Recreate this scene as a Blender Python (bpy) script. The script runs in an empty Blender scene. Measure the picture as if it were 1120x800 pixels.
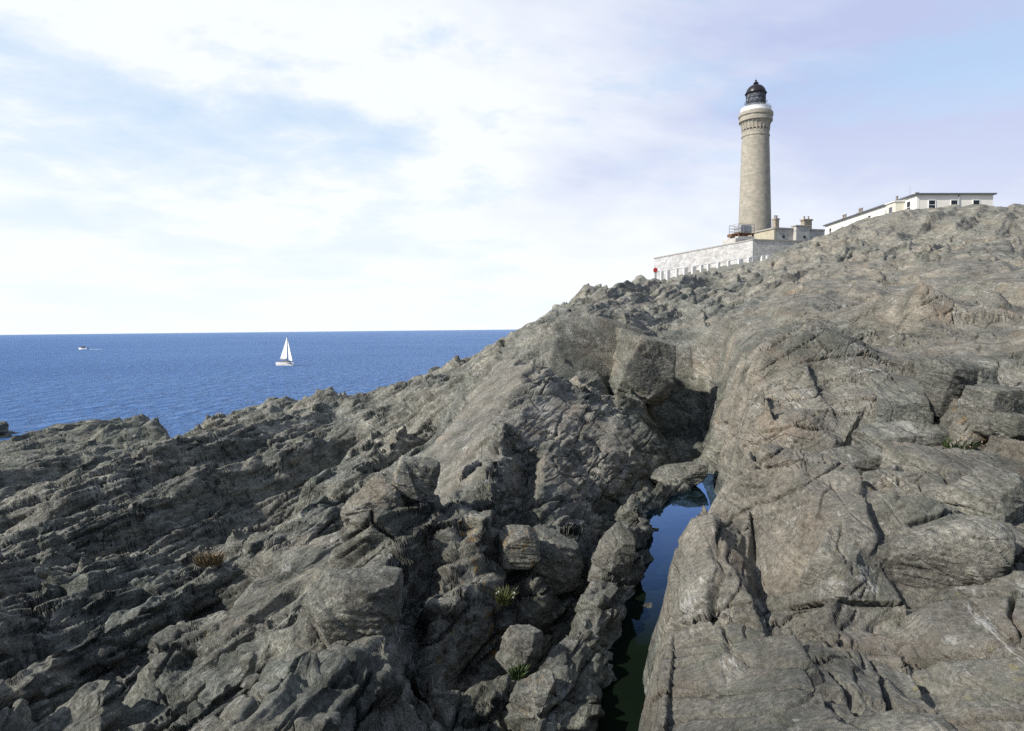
import bpy, bmesh, math, random
import numpy as np
from mathutils import Vector, Matrix

random.seed(7)
SC = bpy.context.scene
COL = SC.collection
R = math.radians
F32 = np.float32

# ------------------------------------------------------------------ camera
EYE = 10.0                                   # eye height above the sea (m)
FPX = 747.0                                  # 24 mm lens on a 36 mm frame, 1120 px wide
PITCH, ROLL = R(-3.03), R(-0.6)
CAM_M = Matrix.Translation((0, 0, EYE)) @ Matrix.Rotation(R(90) + PITCH, 4, 'X') @ Matrix.Rotation(ROLL, 4, 'Z')
_rot = CAM_M.to_3x3()


def P(u, v, y):
    """world point seen at photo pixel (u, v) at a distance y along the view"""
    d = _rot @ Vector(((u - 560) / FPX, (400 - v) / FPX, -1.0))
    return Vector((d.x / d.y * y, y, EYE + d.z / d.y * y))


cam = bpy.data.cameras.new('camera')
cam.sensor_width = 36.0
cam.lens = 24.0
cam.clip_start = 0.05
cam.clip_end = 120000
cam_o = bpy.data.objects.new('camera', cam)
COL.objects.link(cam_o)
cam_o.matrix_world = CAM_M
SC.camera = cam_o

# ------------------------------------------------------------------ tagging helpers


def tag(o, label=None, cat=None, group=None, kind=None):
    if label: o['label'] = label
    if cat: o['category'] = cat
    if group: o['group'] = group
    if kind: o['kind'] = kind
    return o


def thing(name, label, cat, loc=(0, 0, 0), rz=0.0, group=None):
    o = bpy.data.objects.new(name, None)
    o.empty_display_size = 0.3
    COL.objects.link(o)
    o.location = loc
    o.rotation_euler = (0, 0, rz)
    return tag(o, label, cat, group)


def obj(name, bm, mat, parent=None, smooth=False):
    me = bpy.data.meshes.new(name)
    bm.normal_update()
    bm.to_mesh(me)
    bm.free()
    me.materials.append(mat)
    if smooth:
        for p in me.polygons: p.use_smooth = True
    o = bpy.data.objects.new(name, me)
    COL.objects.link(o)
    if parent is not None: o.parent = parent
    return o


def np_mesh(name, V, Q, mat, smooth=True):
    me = bpy.data.meshes.new(name)
    V = np.ascontiguousarray(V, F32)
    Q = np.ascontiguousarray(Q, np.int32)
    n = Q.shape[1]
    me.vertices.add(len(V)); me.vertices.foreach_set('co', V.ravel())
    me.loops.add(Q.size); me.loops.foreach_set('vertex_index', Q.ravel())
    me.polygons.add(len(Q))
    me.polygons.foreach_set('loop_start', np.arange(0, Q.size, n, dtype=np.int32))
    me.polygons.foreach_set('loop_total', np.full(len(Q), n, np.int32))
    me.polygons.foreach_set('use_smooth', np.full(len(Q), smooth, bool))
    me.update(calc_edges=True)
    me.materials.append(mat)
    o = bpy.data.objects.new(name, me)
    COL.objects.link(o)
    return o


# ------------------------------------------------------------------ numpy noise
def hsh(ix, iy, seed):
    h = (ix.astype(np.int64) * 374761393 + iy.astype(np.int64) * 668265263 + seed * 974634777) & 0xFFFFFFFF
    h = ((h ^ (h >> 13)) * 1274126177) & 0xFFFFFFFF
    return (h ^ (h >> 16)) & 0xFFFFFFFF


def rnd(h, k=0):
    if k: h = ((h ^ (h >> 15)) * (2246822519 + 2 * k * 7919)) & 0xFFFFFFFF; h = h ^ (h >> 13)
    return ((h & 0xFFFF).astype(F32)) / 65535.0


def perlin(x, y, seed):
    x0 = np.floor(x); y0 = np.floor(y)
    fx = (x - x0).astype(F32); fy = (y - y0).astype(F32)
    x0 = x0.astype(np.int64); y0 = y0.astype(np.int64)
    sx = fx * fx * fx * (fx * (fx * 6 - 15) + 10); sy = fy * fy * fy * (fy * (fy * 6 - 15) + 10)

    def g(i, j):
        a = rnd(hsh(x0 + i, y0 + j, seed)) * F32(6.2831853)
        return np.cos(a) * (fx - i) + np.sin(a) * (fy - j)
    a = g(0, 0); a += sx * (g(1, 0) - a)
    b = g(0, 1); b += sx * (g(1, 1) - b)
    return (a + sy * (b - a)) * F32(1.5)


def fbm(x, y, seed, octv=4, gain=0.5, ridge=False):
    t = 0; a = 1.0; s = 0
    for k in range(octv):
        n = perlin(x * 2 ** k, y * 2 ** k, seed + 17 * k)
        if ridge: n = 1 - 2 * np.abs(n)
        t = t + a * n; s += a; a *= gain
    return t / s


def blocks(x, y, seed, tilt=0.6, curv=0.9, hvar=0.5, jit=0.9):
    """upper envelope of tilted, bulging facets: blocks parted by creases. Returns height, crease distance, cell id"""
    x0 = np.floor(x).astype(np.int64); y0 = np.floor(y).astype(np.int64)
    best = np.full(x.shape, -9, F32); sec = best.copy(); cid = np.zeros(x.shape, F32)
    for i in (-1, 0, 1):
        for j in (-1, 0, 1):
            cx = x0 + i; cy = y0 + j
            h = hsh(cx, cy, seed)
            dx = (x - cx - 0.5 - jit * (rnd(h, 1) - 0.5)).astype(F32)
            dy = (y - cy - 0.5 - jit * (rnd(h, 2) - 0.5)).astype(F32)
            v = hvar * (rnd(h, 3) - 0.5) + tilt * ((rnd(h, 4) - 0.5) * dx + (rnd(h, 5) - 0.5) * dy) * 2 - curv * (dx * dx + dy * dy)
            m = v > best
            sec = np.where(m, best, np.maximum(sec, v))
            cid = np.where(m, rnd(h, 6), cid)
            best = np.where(m, v, best)
    return best, best - sec, cid


def sstep(x, a, b):
    t = np.clip((x - a) / (b - a), 0, 1)
    return t * t * (3 - 2 * t)


# ------------------------------------------------------------------ materials
class NT:
    def __init__(s, name):
        s.m = bpy.data.materials.new(name); s.m.use_nodes = True
        s.t = s.m.node_tree; s.n = s.t.nodes; s.l = s.t.links
        s.b = s.n['Principled BSDF']

    def node(s, typ, ins=None, **kw):
        n = s.n.new(typ)
        for k, v in kw.items(): setattr(n, k, v)
        for k, v in (ins or {}).items():
            if isinstance(v, bpy.types.NodeSocket): s.l.new(v, n.inputs[k])
            else: n.inputs[k].default_value = v
        return n

    def math(s, op, a, b=None, c=None, clamp=False):
        n = s.n.new('ShaderNodeMath'); n.operation = op; n.use_clamp = clamp
        for i, v in enumerate((a, b, c)):
            if v is None: continue
            if isinstance(v, bpy.types.NodeSocket): s.l.new(v, n.inputs[i])
            else: n.inputs[i].default_value = v
        return n.outputs[0]

    def mix(s, f, a, b, blend='MIX'):
        n = s.n.new('ShaderNodeMix'); n.data_type = 'RGBA'; n.blend_type = blend
        for i, v in ((0, f), (6, a), (7, b)):
            if isinstance(v, bpy.types.NodeSocket): s.l.new(v, n.inputs[i])
            else: n.inputs[i].default_value = v if i == 0 else (*v, 1) if len(v) == 3 else v
        return n.outputs[2]

    def ramp(s, f, stops):
        n = s.n.new('ShaderNodeValToRGB')
        s.l.new(f, n.inputs[0])
        e = n.color_ramp.elements
        while len(e) < len(stops): e.new(0.5)
        for k, (p, c) in zip(e, stops):
            k.position = p; k.color = (c, c, c, 1) if not isinstance(c, tuple) else (*c, 1)
        return n.outputs[0]

    def noise(s, vec, scale, detail=4, rough=0.55, dist=0.0):
        return s.node('ShaderNodeTexNoise', {'Vector': vec, 'Scale': scale, 'Detail': detail, 'Roughness': rough, 'Distortion': dist}).outputs[0]

    def geo(s):
        return s.n.new('ShaderNodeNewGeometry').outputs['Position']

    def objc(s):
        return s.n.new('ShaderNodeTexCoord').outputs['Object']

    def bump(s, h, strength=0.5, dist=0.05, nrm=None):
        ins = {'Strength': strength, 'Distance': dist, 'Height': h}
        if nrm is not None: ins['Normal'] = nrm
        return s.node('ShaderNodeBump', ins).outputs[0]

    def set(s, **kw):
        for k, v in kw.items():
            k = {'color': 'Base Color', 'rough': 'Roughness', 'normal': 'Normal', 'spec': 'Specular IOR Level', 'metal': 'Metallic'}.get(k, k)
            if isinstance(v, bpy.types.NodeSocket): s.l.new(v, s.b.inputs[k])
            else: s.b.inputs[k].default_value = (*v, 1) if isinstance(v, tuple) and len(v) == 3 else v
        return s.m


def painted(name, c, var=0.12, scale=3.0, rough=0.7, stain=None, bumpd=0.01, metal=0.0, amt=0.5):
    """a plain surface with mottling and, where given, stains of a second colour"""
    t = NT(name); p = t.geo()
    n = t.noise(p, scale, 5, 0.6)
    col = t.mix(t.ramp(n, [(0.3, 0.0), (0.7, 1.0)]), tuple(x * (1 - var) for x in c), tuple(min(1, x * (1 + var)) for x in c))
    if stain:
        n2 = t.noise(p, scale * 2.3, 6, 0.65, 0.4)
        col = t.mix(t.ramp(n2, [(amt, 0.0), (amt + 0.08, 0.8)]), col, stain)
    return t.set(color=col, rough=rough, spec=0.3, metal=metal, normal=t.bump(n, 0.4, bumpd))


STRIKE = R(14.0)
SA, CA = math.sin(STRIKE), math.cos(STRIKE)


def rock_material(name, boulder=False):
    t = NT(name)
    pos = t.geo()
    # coordinates: across strike (tilted into the bedding), along strike, up
    mp = t.node('ShaderNodeMapping', {'Vector': pos, 'Rotation': (0, R(-28), 0)}, vector_type='POINT')
    mp0 = t.node('ShaderNodeMapping', {'Vector': pos, 'Rotation': (0, 0, STRIKE)}, vector_type='POINT')
    t.l.new(mp0.outputs[0], mp.inputs['Vector'])
    bed = t.node('ShaderNodeMapping', {'Vector': mp.outputs[0], 'Scale': (0.55, 0.16, 1.0)}, vector_type='POINT').outputs[0]
    if boulder:
        inf = t.n.new('ShaderNodeObjectInfo')
        pale = t.node('ShaderNodeAttribute', attribute_name='pale', attribute_type='OBJECT').outputs['Fac']
        dark = t.node('ShaderNodeAttribute', attribute_name='dark', attribute_type='OBJECT').outputs['Fac']
        cell = inf.outputs['Random']
        gold = t.node('ShaderNodeAttribute', attribute_name='gold', attribute_type='OBJECT').outputs['Fac']
    else:
        pale = t.node('ShaderNodeAttribute', attribute_name='pale').outputs['Fac']
        dark = t.node('ShaderNodeAttribute', attribute_name='dark').outputs['Fac']
        cell = t.node('ShaderNodeAttribute', attribute_name='cell').outputs['Fac']
        gold = t.node('ShaderNodeAttribute', attribute_name='gold').outputs['Fac']
    big = t.noise(pos, 0.35, 5, 0.6, 0.3)
    mid = t.noise(bed, 2.2, 7, 0.65, 0.5)
    fine = t.noise(pos, 22.0, 6, 0.7)
    foli = t.noise(bed, 9.0, 8, 0.7, 0.8)
    c_mid = t.mix(t.ramp(big, [(0.35, 0.0), (0.65, 1.0)]), (0.165, 0.167, 0.148), (0.228, 0.221, 0.188))
    c_pale = t.mix(t.ramp(big, [(0.35, 0.0), (0.65, 1.0)]), (0.167, 0.161, 0.140), (0.224, 0.205, 0.167))
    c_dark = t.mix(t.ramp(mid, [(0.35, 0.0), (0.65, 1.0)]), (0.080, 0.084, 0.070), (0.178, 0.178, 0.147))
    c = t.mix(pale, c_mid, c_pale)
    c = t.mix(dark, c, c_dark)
    # bedding bands, grain, per-block tint
    c = t.mix(t.math('SUBTRACT', 0.80, t.math('MULTIPLY', pale, 0.30)), c, t.ramp(mid, [(0.28, 0.22), (0.5, 0.52), (0.72, 0.86)]), 'OVERLAY')
    c = t.mix(t.math('SUBTRACT', 0.75, t.math('MULTIPLY', pale, 0.42)), c, t.ramp(foli, [(0.32, 0.15), (0.68, 0.85)]), 'OVERLAY')
    streak = t.noise(bed, 34.0, 6, 0.75, 0.4)
    c = t.mix(t.math('SUBTRACT', 0.62, t.math('MULTIPLY', pale, 0.48)), c, t.ramp(streak, [(0.34, 0.15), (0.66, 0.85)]), 'OVERLAY')
    c = t.mix(0.75, c, t.ramp(fine, [(0.32, 0.15), (0.68, 0.85)]), 'OVERLAY')
    c = t.mix(0.35, c, t.ramp(cell, [(0.0, 0.33), (1.0, 0.66)]), 'OVERLAY')
    # warm iron tint and cool grey-green lichen skin
    warm = t.noise(pos, 0.9, 4, 0.6, 0.6)
    c = t.mix(t.math('MULTIPLY', t.ramp(warm, [(0.52, 0.0), (0.68, 0.55)]), pale), c, (0.205, 0.162, 0.120))
    skin = t.noise(pos, 1.7, 6, 0.7, 0.4)
    c = t.mix(t.ramp(skin, [(0.50, 0.0), (0.64, 0.55)]), c, (0.115, 0.122, 0.096))
    # crustose lichen: small pale spots gathered in patches, and orange ones
    sp = t.node('ShaderNodeTexVoronoi', {'Vector': pos, 'Scale': 7.0, 'Randomness': 1.0}).outputs['Distance']
    patch = t.noise(pos, 0.8, 3, 0.6)
    spn = t.math('ADD', sp, t.math('MULTIPLY', t.noise(pos, 30.0, 4, 0.7), 0.5))
    spot = t.math('MULTIPLY', t.ramp(spn, [(0.34, 1.0), (0.42, 0.0)]), t.ramp(patch, [(0.52, 0.0), (0.62, 0.75)]))
    c = t.mix(spot, c, (0.40, 0.39, 0.35))
    wn = t.noise(t.node('ShaderNodeMapping', {'Vector': bed, 'Scale': (1.0, 1.0, 1.0)}).outputs[0], 3.4, 6, 0.75, 0.3)
    c = t.mix(t.ramp(wn, [(0.630, 0.0), (0.665, 0.80)]), c, (0.42, 0.41, 0.37))
    gn = t.noise(pos, 5.5, 6, 0.72, 0.2)
    c = t.mix(t.math('MULTIPLY', gold, t.ramp(gn, [(0.56, 0.0), (0.62, 0.85)])), c, (0.30, 0.165, 0.03))
    # broad blotches of grey, rust and dark weathering
    bl = t.noise(pos, 1.15, 7, 0.66, 0.8)
    bl2 = t.noise(pos, 0.28, 5, 0.6, 0.5)
    c = t.mix(0.6, c, t.ramp(bl2, [(0.36, (0.34, 0.38, 0.38)), (0.5, (0.50, 0.50, 0.49)), (0.64, (0.66, 0.62, 0.58))]), 'OVERLAY')
    ve = t.math('ABSOLUTE', t.math('SUBTRACT', t.noise(bed, 1.6, 5, 0.6, 0.9), 0.5))
    vein = t.math('MULTIPLY', t.ramp(ve, [(0.004, 1.0), (0.010, 0.0)]), t.ramp(t.noise(pos, 0.55, 3, 0.6), [(0.54, 0.0), (0.60, 0.75)]))
    c = t.mix(vein, c, (0.40, 0.39, 0.36))
    yl = t.node('ShaderNodeTexVoronoi', {'Vector': pos, 'Scale': 4.2, 'Randomness': 1.0}).outputs['Distance']
    yln = t.math('ADD', yl, t.math('MULTIPLY', t.noise(pos, 24.0, 4, 0.75), 0.6))
    yspot = t.math('MULTIPLY', t.ramp(yln, [(0.42, 1.0), (0.47, 0.0)]), t.ramp(t.noise(pos, 0.6, 4, 0.65), [(0.56, 0.0), (0.64, 0.8)]))
    c = t.mix(yspot, c, (0.27, 0.23, 0.085))
    c = t.mix(0.55, c, t.ramp(bl, [(0.36, 0.24), (0.5, 0.52), (0.64, 0.76)]), 'OVERLAY')
    sk = t.noise(pos, 60.0, 4, 0.75)
    c = t.mix(0.3, c, t.ramp(sk, [(0.34, 0.15), (0.66, 0.85)]), 'OVERLAY')
    # relief
    vor = t.node('ShaderNodeTexVoronoi', {'Vector': t.mix(0.16, bed, t.node('ShaderNodeTexNoise', {'Vector': bed, 'Scale': 2.0, 'Detail': 4.0}).outputs['Color']), 'Scale': 3.2}, feature='DISTANCE_TO_EDGE').outputs['Distance']
    crack = t.ramp(vor, [(0.0, 0.0), (0.035, 1.0)])
    calm = t.math('SUBTRACT', 1.0, t.math('MULTIPLY', pale, 0.70))
    h = t.math('ADD', t.math('MULTIPLY', mid, t.math('MULTIPLY', calm, 0.9)), t.math('MULTIPLY', foli, t.math('MULTIPLY', calm, 0.55)))
    h = t.math('ADD', h, t.math('MULTIPLY', fine, 0.26))
    h = t.math('ADD', h, t.math('MULTIPLY', streak, t.math('MULTIPLY', calm, 0.24)))
    h = t.math('ADD', h, t.math('MULTIPLY', crack, 0.12))
    h = t.math('ADD', h, t.math('MULTIPLY', sk, 0.10))
    n = t.bump(h, 1.0, 0.17)
    t.set(color=c, rough=0.86, spec=0.28, normal=n)
    return t.m


M_ROCK = rock_material('rock')
M_BOULDER = rock_material('boulder_rock', True)
# ------------------------------------------------------------------ rocky headland
# control points: (pixel u, pixel v, distance y) read off the photograph
CTRL = [
 # near right rock
 (690,800,4.6),(700,745,5.2),(722,680,6.0),(728,622,6.7),(745,590,7.5),(775,570,8.1),(830,560,7.8),(880,575,7.4),
 (850,650,5.8),(950,650,5.5),(1050,650,5.4),(1120,640,5.4),(800,720,4.8),(780,800,3.9),(1000,730,4.2),(900,800,3.4),(1120,800,3.0),(1300,800,2.9),
 (1300,640,5.2),(1500,640,5.0),(1120,720,4.0),
 # step and great slab on the right
 (820,545,9.0),(900,556,8.6),(960,590,7.2),(1000,600,6.8),(1000,535,8.5),(1000,500,9.3),(1090,560,7.4),(1120,520,8.2),(1120,470,9.8),
 (788,546,13.2),(785,448,14.6),(830,541,10.4),(832,455,11.3),(905,550,9.8),(905,468,10.5),(840,440,12.6),(900,440,12.0),(950,430,11.6),(1000,425,11.8),(1060,430,11.4),(1120,430,11.0),
 (800,390,20),(850,385,18.5),(900,380,17.5),(1000,370,17),(1060,360,18),(1120,350,19),(1120,325,24),(1000,330,26),(900,330,27),(850,335,30),(805,345,31),
 (1000,300,36),(940,300,36),(880,300,42),(1060,300,34),(1120,300,35),(1120,280,44),(1000,280,48),(950,270,56),(900,275,62),(860,300,55),(800,320,48),
 (1000,250,70),(1060,250,68),(1120,250,66),(915,255,79),(945,239,86),(970,233,88),(1000,230,89),(1040,226.5,90),(1085,225.5,90),(1120,226,90),(1300,222,90),(1300,300,36),(1300,400,12),(1500,400,12),(1500,300,36),(1500,225,90),
 # knoll, saddle and rocks below the station wall
 (600,352,45),(600,336,52),(640,316,56),(700,306,63),(715,305,66),(745,330,44),(725,345,37),(745,380,31),(790,300,78),(760,306,82),(720,313,100),(745,308,104),(823,290,101),(870,279,110),(900,264,112),
 (720,313,118),(823,287,118),(880,275,120),
 # big fractured block and gully head
 (610,402,26),(680,427,24.5),(610,356,29),(650,345,30),(690,352,31),(640,330,40),(700,330,42),(690,380,28.5),(720,400,29),
 # central mass
 (650,432,20),(700,452,19),(640,480,15),(592,430,17.5),(600,520,12),(680,545,13),(735,475,19),(700,500,16),(735,515,17),
 (610,740,6.4),(570,700,6.9),(600,640,8.6),(540,610,8.3),(545,520,9.5),(505,560,9.2),(455,548,9.2),(430,600,8.4),(385,603,7.9),(345,660,7.2),(330,720,6.0),(390,690,6.6),(450,720,6.0),(450,795,4.9),(560,795,5.1),(500,660,7.2),(300,800,4.6),
 (660,600,10.4),(690,560,12.0),(650,660,8.8),
 # slab dipping to the left behind it
 (450,530,13),(436,545,13.5),(480,465,17),(540,412,24),(520,440,20),(602,388,27),(572,405,21.5),(515,500,11.8),(560,480,12.8),
 # crest against the sea
 (592,358,46),(575,364,47),(560,369,48),(530,378,49),(500,389,50),(450,401,52),(400,419,54),(350,425,56),(300,433,58),(240,453,62),(190,467,66),
 # far promontory
 (182,452,68),(150,454,69),(100,460,68),(50,468,66),(0,478,63),(-80,490,60),(-200,500,56),(170,478,62),(100,492,54),(0,505,50),(-150,520,46),
 (60,522,37),(150,505,40),(200,487,42),(0,540,31),(-150,550,29),(280,462,42),(340,445,44),
 # ledge with the dark riser
 (100,540,21.2),(150,520,23),(200,507,25),(250,494,27),(300,482,29),(365,470,32),(110,573,20.6),(155,562,22.2),(200,550,24.2),(250,534,26),(300,519,28),(355,497,30.6),(20,570,19),(-150,590,17),
 # left foreground
 (0,650,9.2),(100,650,9.8),(200,630,11),(0,600,13.5),(100,597,15.4),(200,585,16.6),(300,555,17.5),(390,522,19),(400,475,26),(430,442,33),(450,470,22),(425,540,15.5),
 (0,725,7.0),(150,725,7.6),(150,690,8.4),(250,740,6.2),(300,600,12.4),(350,565,14.2),(250,660,9.3),(0,800,5.7),(150,800,5.6),(-200,650,9),(-200,800,5.4),(-500,650,9),(-500,800,5.4),(-500,520,40),(380,570,13),(320,640,9.5),
]
cp = np.array([[p[0], p[1], p[2]] for p in CTRL], float)
cw = np.array([list(P(*p)) for p in CTRL])
cq = np.stack([cw[:, 0] / cw[:, 1], 0.42 * np.log(cw[:, 1])], 1)
ce = (cw[:, 2] - EYE) / cw[:, 1]
# further points in metres: behind the crest down to the sea, the station plateau, the ground near the feet
EXTRA = [(-28, 80, -12.5), (-55, 80, -13), (-10, 75, -12), (-45, 95, -14), (-80, 80, -14), (0, 66, -6), (6, 80, -6), (0, 95, -12), (-5, 140, -16), (12, 110, -2), (14, 140, -4), (10, 180, -10),
         (33, 135, 9.0), (27, 135, 6.5), (33.5, 158, 10.4), (30, 160, 8.5), (44, 176, 13), (30, 185, 4), (50, 128, 12.2), (46, 134, 12.6), (40, 150, 12.4), (52, 150, 13.8), (60, 150, 13.8), (75, 150, 14.2), (95, 150, 15), (66, 106, 15.3), (60, 130, 14.5), (75, 106, 15.4), (110, 106, 15.5), (150, 106, 15.5),
         (62, 97, 15.0), (80, 97, 15.5), (200, 150, 15.5),
         (0, 2, -1.72), (1.5, 1.5, -1.62), (4, 2, -1.55), (-2.5, 2, -2.4), (-6, 2, -2.9), (8, 3, -1.3)]
ex = np.array(EXTRA, float)
cq = np.concatenate([cq, np.stack([ex[:, 0] / ex[:, 1], 0.42 * np.log(ex[:, 1])], 1)])
ce = np.concatenate([ce, ex[:, 2] / ex[:, 1]])


def rbf_fit(q, e, eps=0.012):
    n = len(q)
    d = np.sqrt(((q[:, None] - q[None]) ** 2).sum(-1) + eps ** 2)
    A = np.zeros((n + 3, n + 3)); A[:n, :n] = d + np.eye(n) * -0.0004
    A[:n, n] = 1; A[:n, n + 1:] = q; A[n, :n] = 1; A[n + 1:, :n] = q.T
    return np.linalg.solve(A, np.concatenate([e, np.zeros(3)]))


RW = rbf_fit(cq, ce)


def rbf(qx, qy, eps=0.012):
    out = RW[len(cq)] + RW[-2] * qx + RW[-1] * qy
    for (a, b), w in zip(cq, RW): out = out + w * np.sqrt((qx - a) ** 2 + (qy - b) ** 2 + eps ** 2)
    return out


# grid fanning out from a point behind the camera, rows in even log steps
NC, NR = 1400, 1750
Y0 = -3.0
tc = np.linspace(-1.02, 1.02, NC)
ry = np.exp(np.linspace(math.log(3.4), math.log(205.0), NR))
# base shape on a coarse grid, then bilinear
kc, kr = 5, 5
tcc = np.linspace(-1.02, 1.02, NC // kc); ryc = np.exp(np.linspace(math.log(3.4), math.log(205.0), NR // kr))
yy = ryc[:, None] + Y0 + 0 * tcc[None]; xx = ryc[:, None] * tcc[None]
yc = np.maximum(yy, 1.5)
ecoarse = rbf(np.clip(xx / yc, -2.5, 2.5), 0.42 * np.log(yc)) * yc


def upsample(a, n, m):
    i = np.linspace(0, a.shape[0] - 1, n); j = np.linspace(0, a.shape[1] - 1, m)
    i0 = np.minimum(i.astype(int), a.shape[0] - 2); j0 = np.minimum(j.astype(int), a.shape[1] - 2)
    fi = (i - i0)[:, None]; fj = (j - j0)[None]
    return (a[i0][:, j0] * (1 - fi) * (1 - fj) + a[i0 + 1][:, j0] * fi * (1 - fj) + a[i0][:, j0 + 1] * (1 - fi) * fj + a[i0 + 1][:, j0 + 1] * fi * fj)


Z = upsample(ecoarse, NR, NC).astype(F32)
Y = (ry[:, None] + Y0 + 0 * tc[None]).astype(F32)
X = (ry[:, None] * tc[None]).astype(F32)
A_ = X * CA - Y * SA            # across the strike
S_ = X * SA + Y * CA            # along the strike
SPC = (0.0022 * (Y - Y0)).astype(F32)   # mesh spacing


def lod(wl): return np.clip((wl / SPC - 2.0) / 3.0, 0, 1)


# regions
gy = [0, 4, 6.1, 7.5, 9, 10.8, 12.9, 14.1, 15, 17.5, 24.7, 30, 38, 60]
gl = [-1.2, 0.1, .9, 1.25, 1.72, 2.38, 2.65, 3.35, 3.95, 4.3, 5.4, 6.3, 8.8, 13]
gr = [-.75, .35, .95, 1.35, 2.35, 3.05, 3.8, 4.15, 4.4, 5.05, 7.0, 8.3, 9.0, 13]
XL = np.interp(Y, gy, gl).astype(F32); XR = np.interp(Y, gy, gr).astype(F32)
XCL = np.interp(Y, [0, 4, 6, 7.5, 9, 13, 22, 30, 45, 70, 120, 200], [-3.2, -2.6, -2.3, -2.25, -2.1, -2.2, -1.3, -.8, -.2, 3, 14, 30]).astype(F32)
wob = perlin(X * 0.6, Y * 0.6, 5) * np.minimum(Y * 0.03 + .12, 0.8)
reg_r = sstep(X + .25 * wob - 0.85 * XR - .15 * XL, -0.1, 0.2) * (1 - sstep(Y, 28, 42) * (1 - sstep(X / np.maximum(Y, 1), 0.33, 0.42)))
reg_c = (1 - reg_r) * sstep(X + wob - XCL, -0.25, 0.35)
reg_l = 1 - reg_r - reg_c
far = sstep(Y, 30, 60)


# ---- helpers that cut shapes of known place and size into the rock
def window(xs, ys, m):
    y0, y1 = min(ys) - m, max(ys) + m
    i0 = int(np.searchsorted(ry, max(y0 - Y0, 3.4))); i1 = int(np.searchsorted(ry, y1 - Y0)) + 1
    t0 = min((min(xs) - m) / max(y0 - Y0, 3.4), (min(xs) - m) / (y1 - Y0)); t1 = max((max(xs) + m) / max(y0 - Y0, 3.4), (max(xs) + m) / (y1 - Y0))
    j0 = max(int(np.searchsorted(tc, t0)) - 1, 0); j1 = min(int(np.searchsorted(tc, t1)) + 1, NC)
    return slice(max(i0 - 1, 0), min(i1, NR)), slice(j0, j1)


def poly_sd(px, py, pts):
    """signed distance to a polygon, negative inside"""
    d = np.full(px.shape, 1e9, F32); ins = np.zeros(px.shape, bool)
    n = len(pts)
    for k in range(n):
        ax, ay = pts[k]; bx, by = pts[(k + 1) % n]
        ex, ey = bx - ax, by - ay
        t = np.clip(((px - ax) * ex + (py - ay) * ey) / (ex * ex + ey * ey + 1e-9), 0, 1)
        d = np.minimum(d, (px - ax - t * ex) ** 2 + (py - ay - t * ey) ** 2)
        c = ((ay > py) != (by > py)) & (px < (bx - ax) * (py - ay) / (by - ay + 1e-9) + ax)
        ins ^= c
    d = np.sqrt(d)
    return np.where(ins, -d, d)


def block(pts, slope=4.0, wob=0.12, lift=0.0, seed=1):
    """a block standing out of the rock: flat top through the given points, steep broken sides"""
    w = np.array([list(P(*p)) for p in pts]); w[:, 2] += lift - EYE
    A = np.c_[w[:, 0], w[:, 1], np.ones(len(w))]
    cf, *_ = np.linalg.lstsq(A.T @ A + np.diag([.02, .02, 0]), A.T @ w[:, 2], rcond=None)
    size = max(np.ptp(w[:, 0]), np.ptp(w[:, 1]))
    sl = window(w[:, 0], w[:, 1], 1.2 + 0.5 * size)
    x, y = X[sl], Y[sl]
    q = 3.0 / max(size, .3)
    wx_ = wob * size * perlin(x * q, y * q, 300 + seed) + wob * .5 * size * perlin(x * q * 2.7, y * q * 2.7, 320 + seed)
    sd = poly_sd(x + wx_, y - wx_ * .7, w[:, :2])
    top = cf[0] * x + cf[1] * y + cf[2]
    top = np.clip(top, w[:, 2].min() - .1, w[:, 2].max() + .1)
    z = top - np.maximum(sd, 0) * slope - 0.10 * size * sstep(sd, -.12 * size, 0.0)
    Z[sl] = np.maximum(Z[sl], z)


def patch(pts, soft=0.25, seed=1, w_=1.0):
    """pull the surface inside a plan polygon onto one plane (a bare bedding or joint face)"""
    w = np.array([list(P(*p)) for p in pts]); w[:, 2] -= EYE
    A = np.c_[w[:, 0], w[:, 1], np.ones(len(w))]
    cf, *_ = np.linalg.lstsq(A, w[:, 2], rcond=None)
    sl = window(w[:, 0], w[:, 1], soft * 3)
    x, y = X[sl], Y[sl]
    sd = poly_sd(x, y, w[:, :2]) + soft * perlin(x / soft / 3, y / soft / 3, 340 + seed)
    m = (1 - sstep(sd, -soft * .3, soft)) * w_
    Z[sl] = Z[sl] * (1 - m) + (cf[0] * x + cf[1] * y + cf[2]) * m
    CALM[sl] = np.maximum(CALM[sl], m)


def trench(pts, width, depth, slope=2.2, wseed=85):
    """narrow cleft along a polyline given as (u, v, y)"""
    w = [P(*p) for p in pts]
    sl = window([p.x for p in w], [p.y for p in w], width + 2.5)
    x, y = X[sl], Y[sl]
    best = np.full(x.shape, 1e3, F32)
    for a, b in zip(w[:-1], w[1:]):
        dx, dy = b.x - a.x, b.y - a.y
        t = np.clip(((x - a.x) * dx + (y - a.y) * dy) / (dx * dx + dy * dy), 0, 1)
        d = np.hypot(x - a.x - t * dx, y - a.y - t * dy)
        best = np.minimum(best, d)
    d = np.maximum(best + perlin(x * 2.1, y * 2.1, wseed) * width * 0.8 + perlin(x * 6, y * 6, wseed + 1) * width * 0.4 - width, 0)
    Z[sl] = Z[sl] - np.maximum(depth - d * slope, 0)


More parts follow.
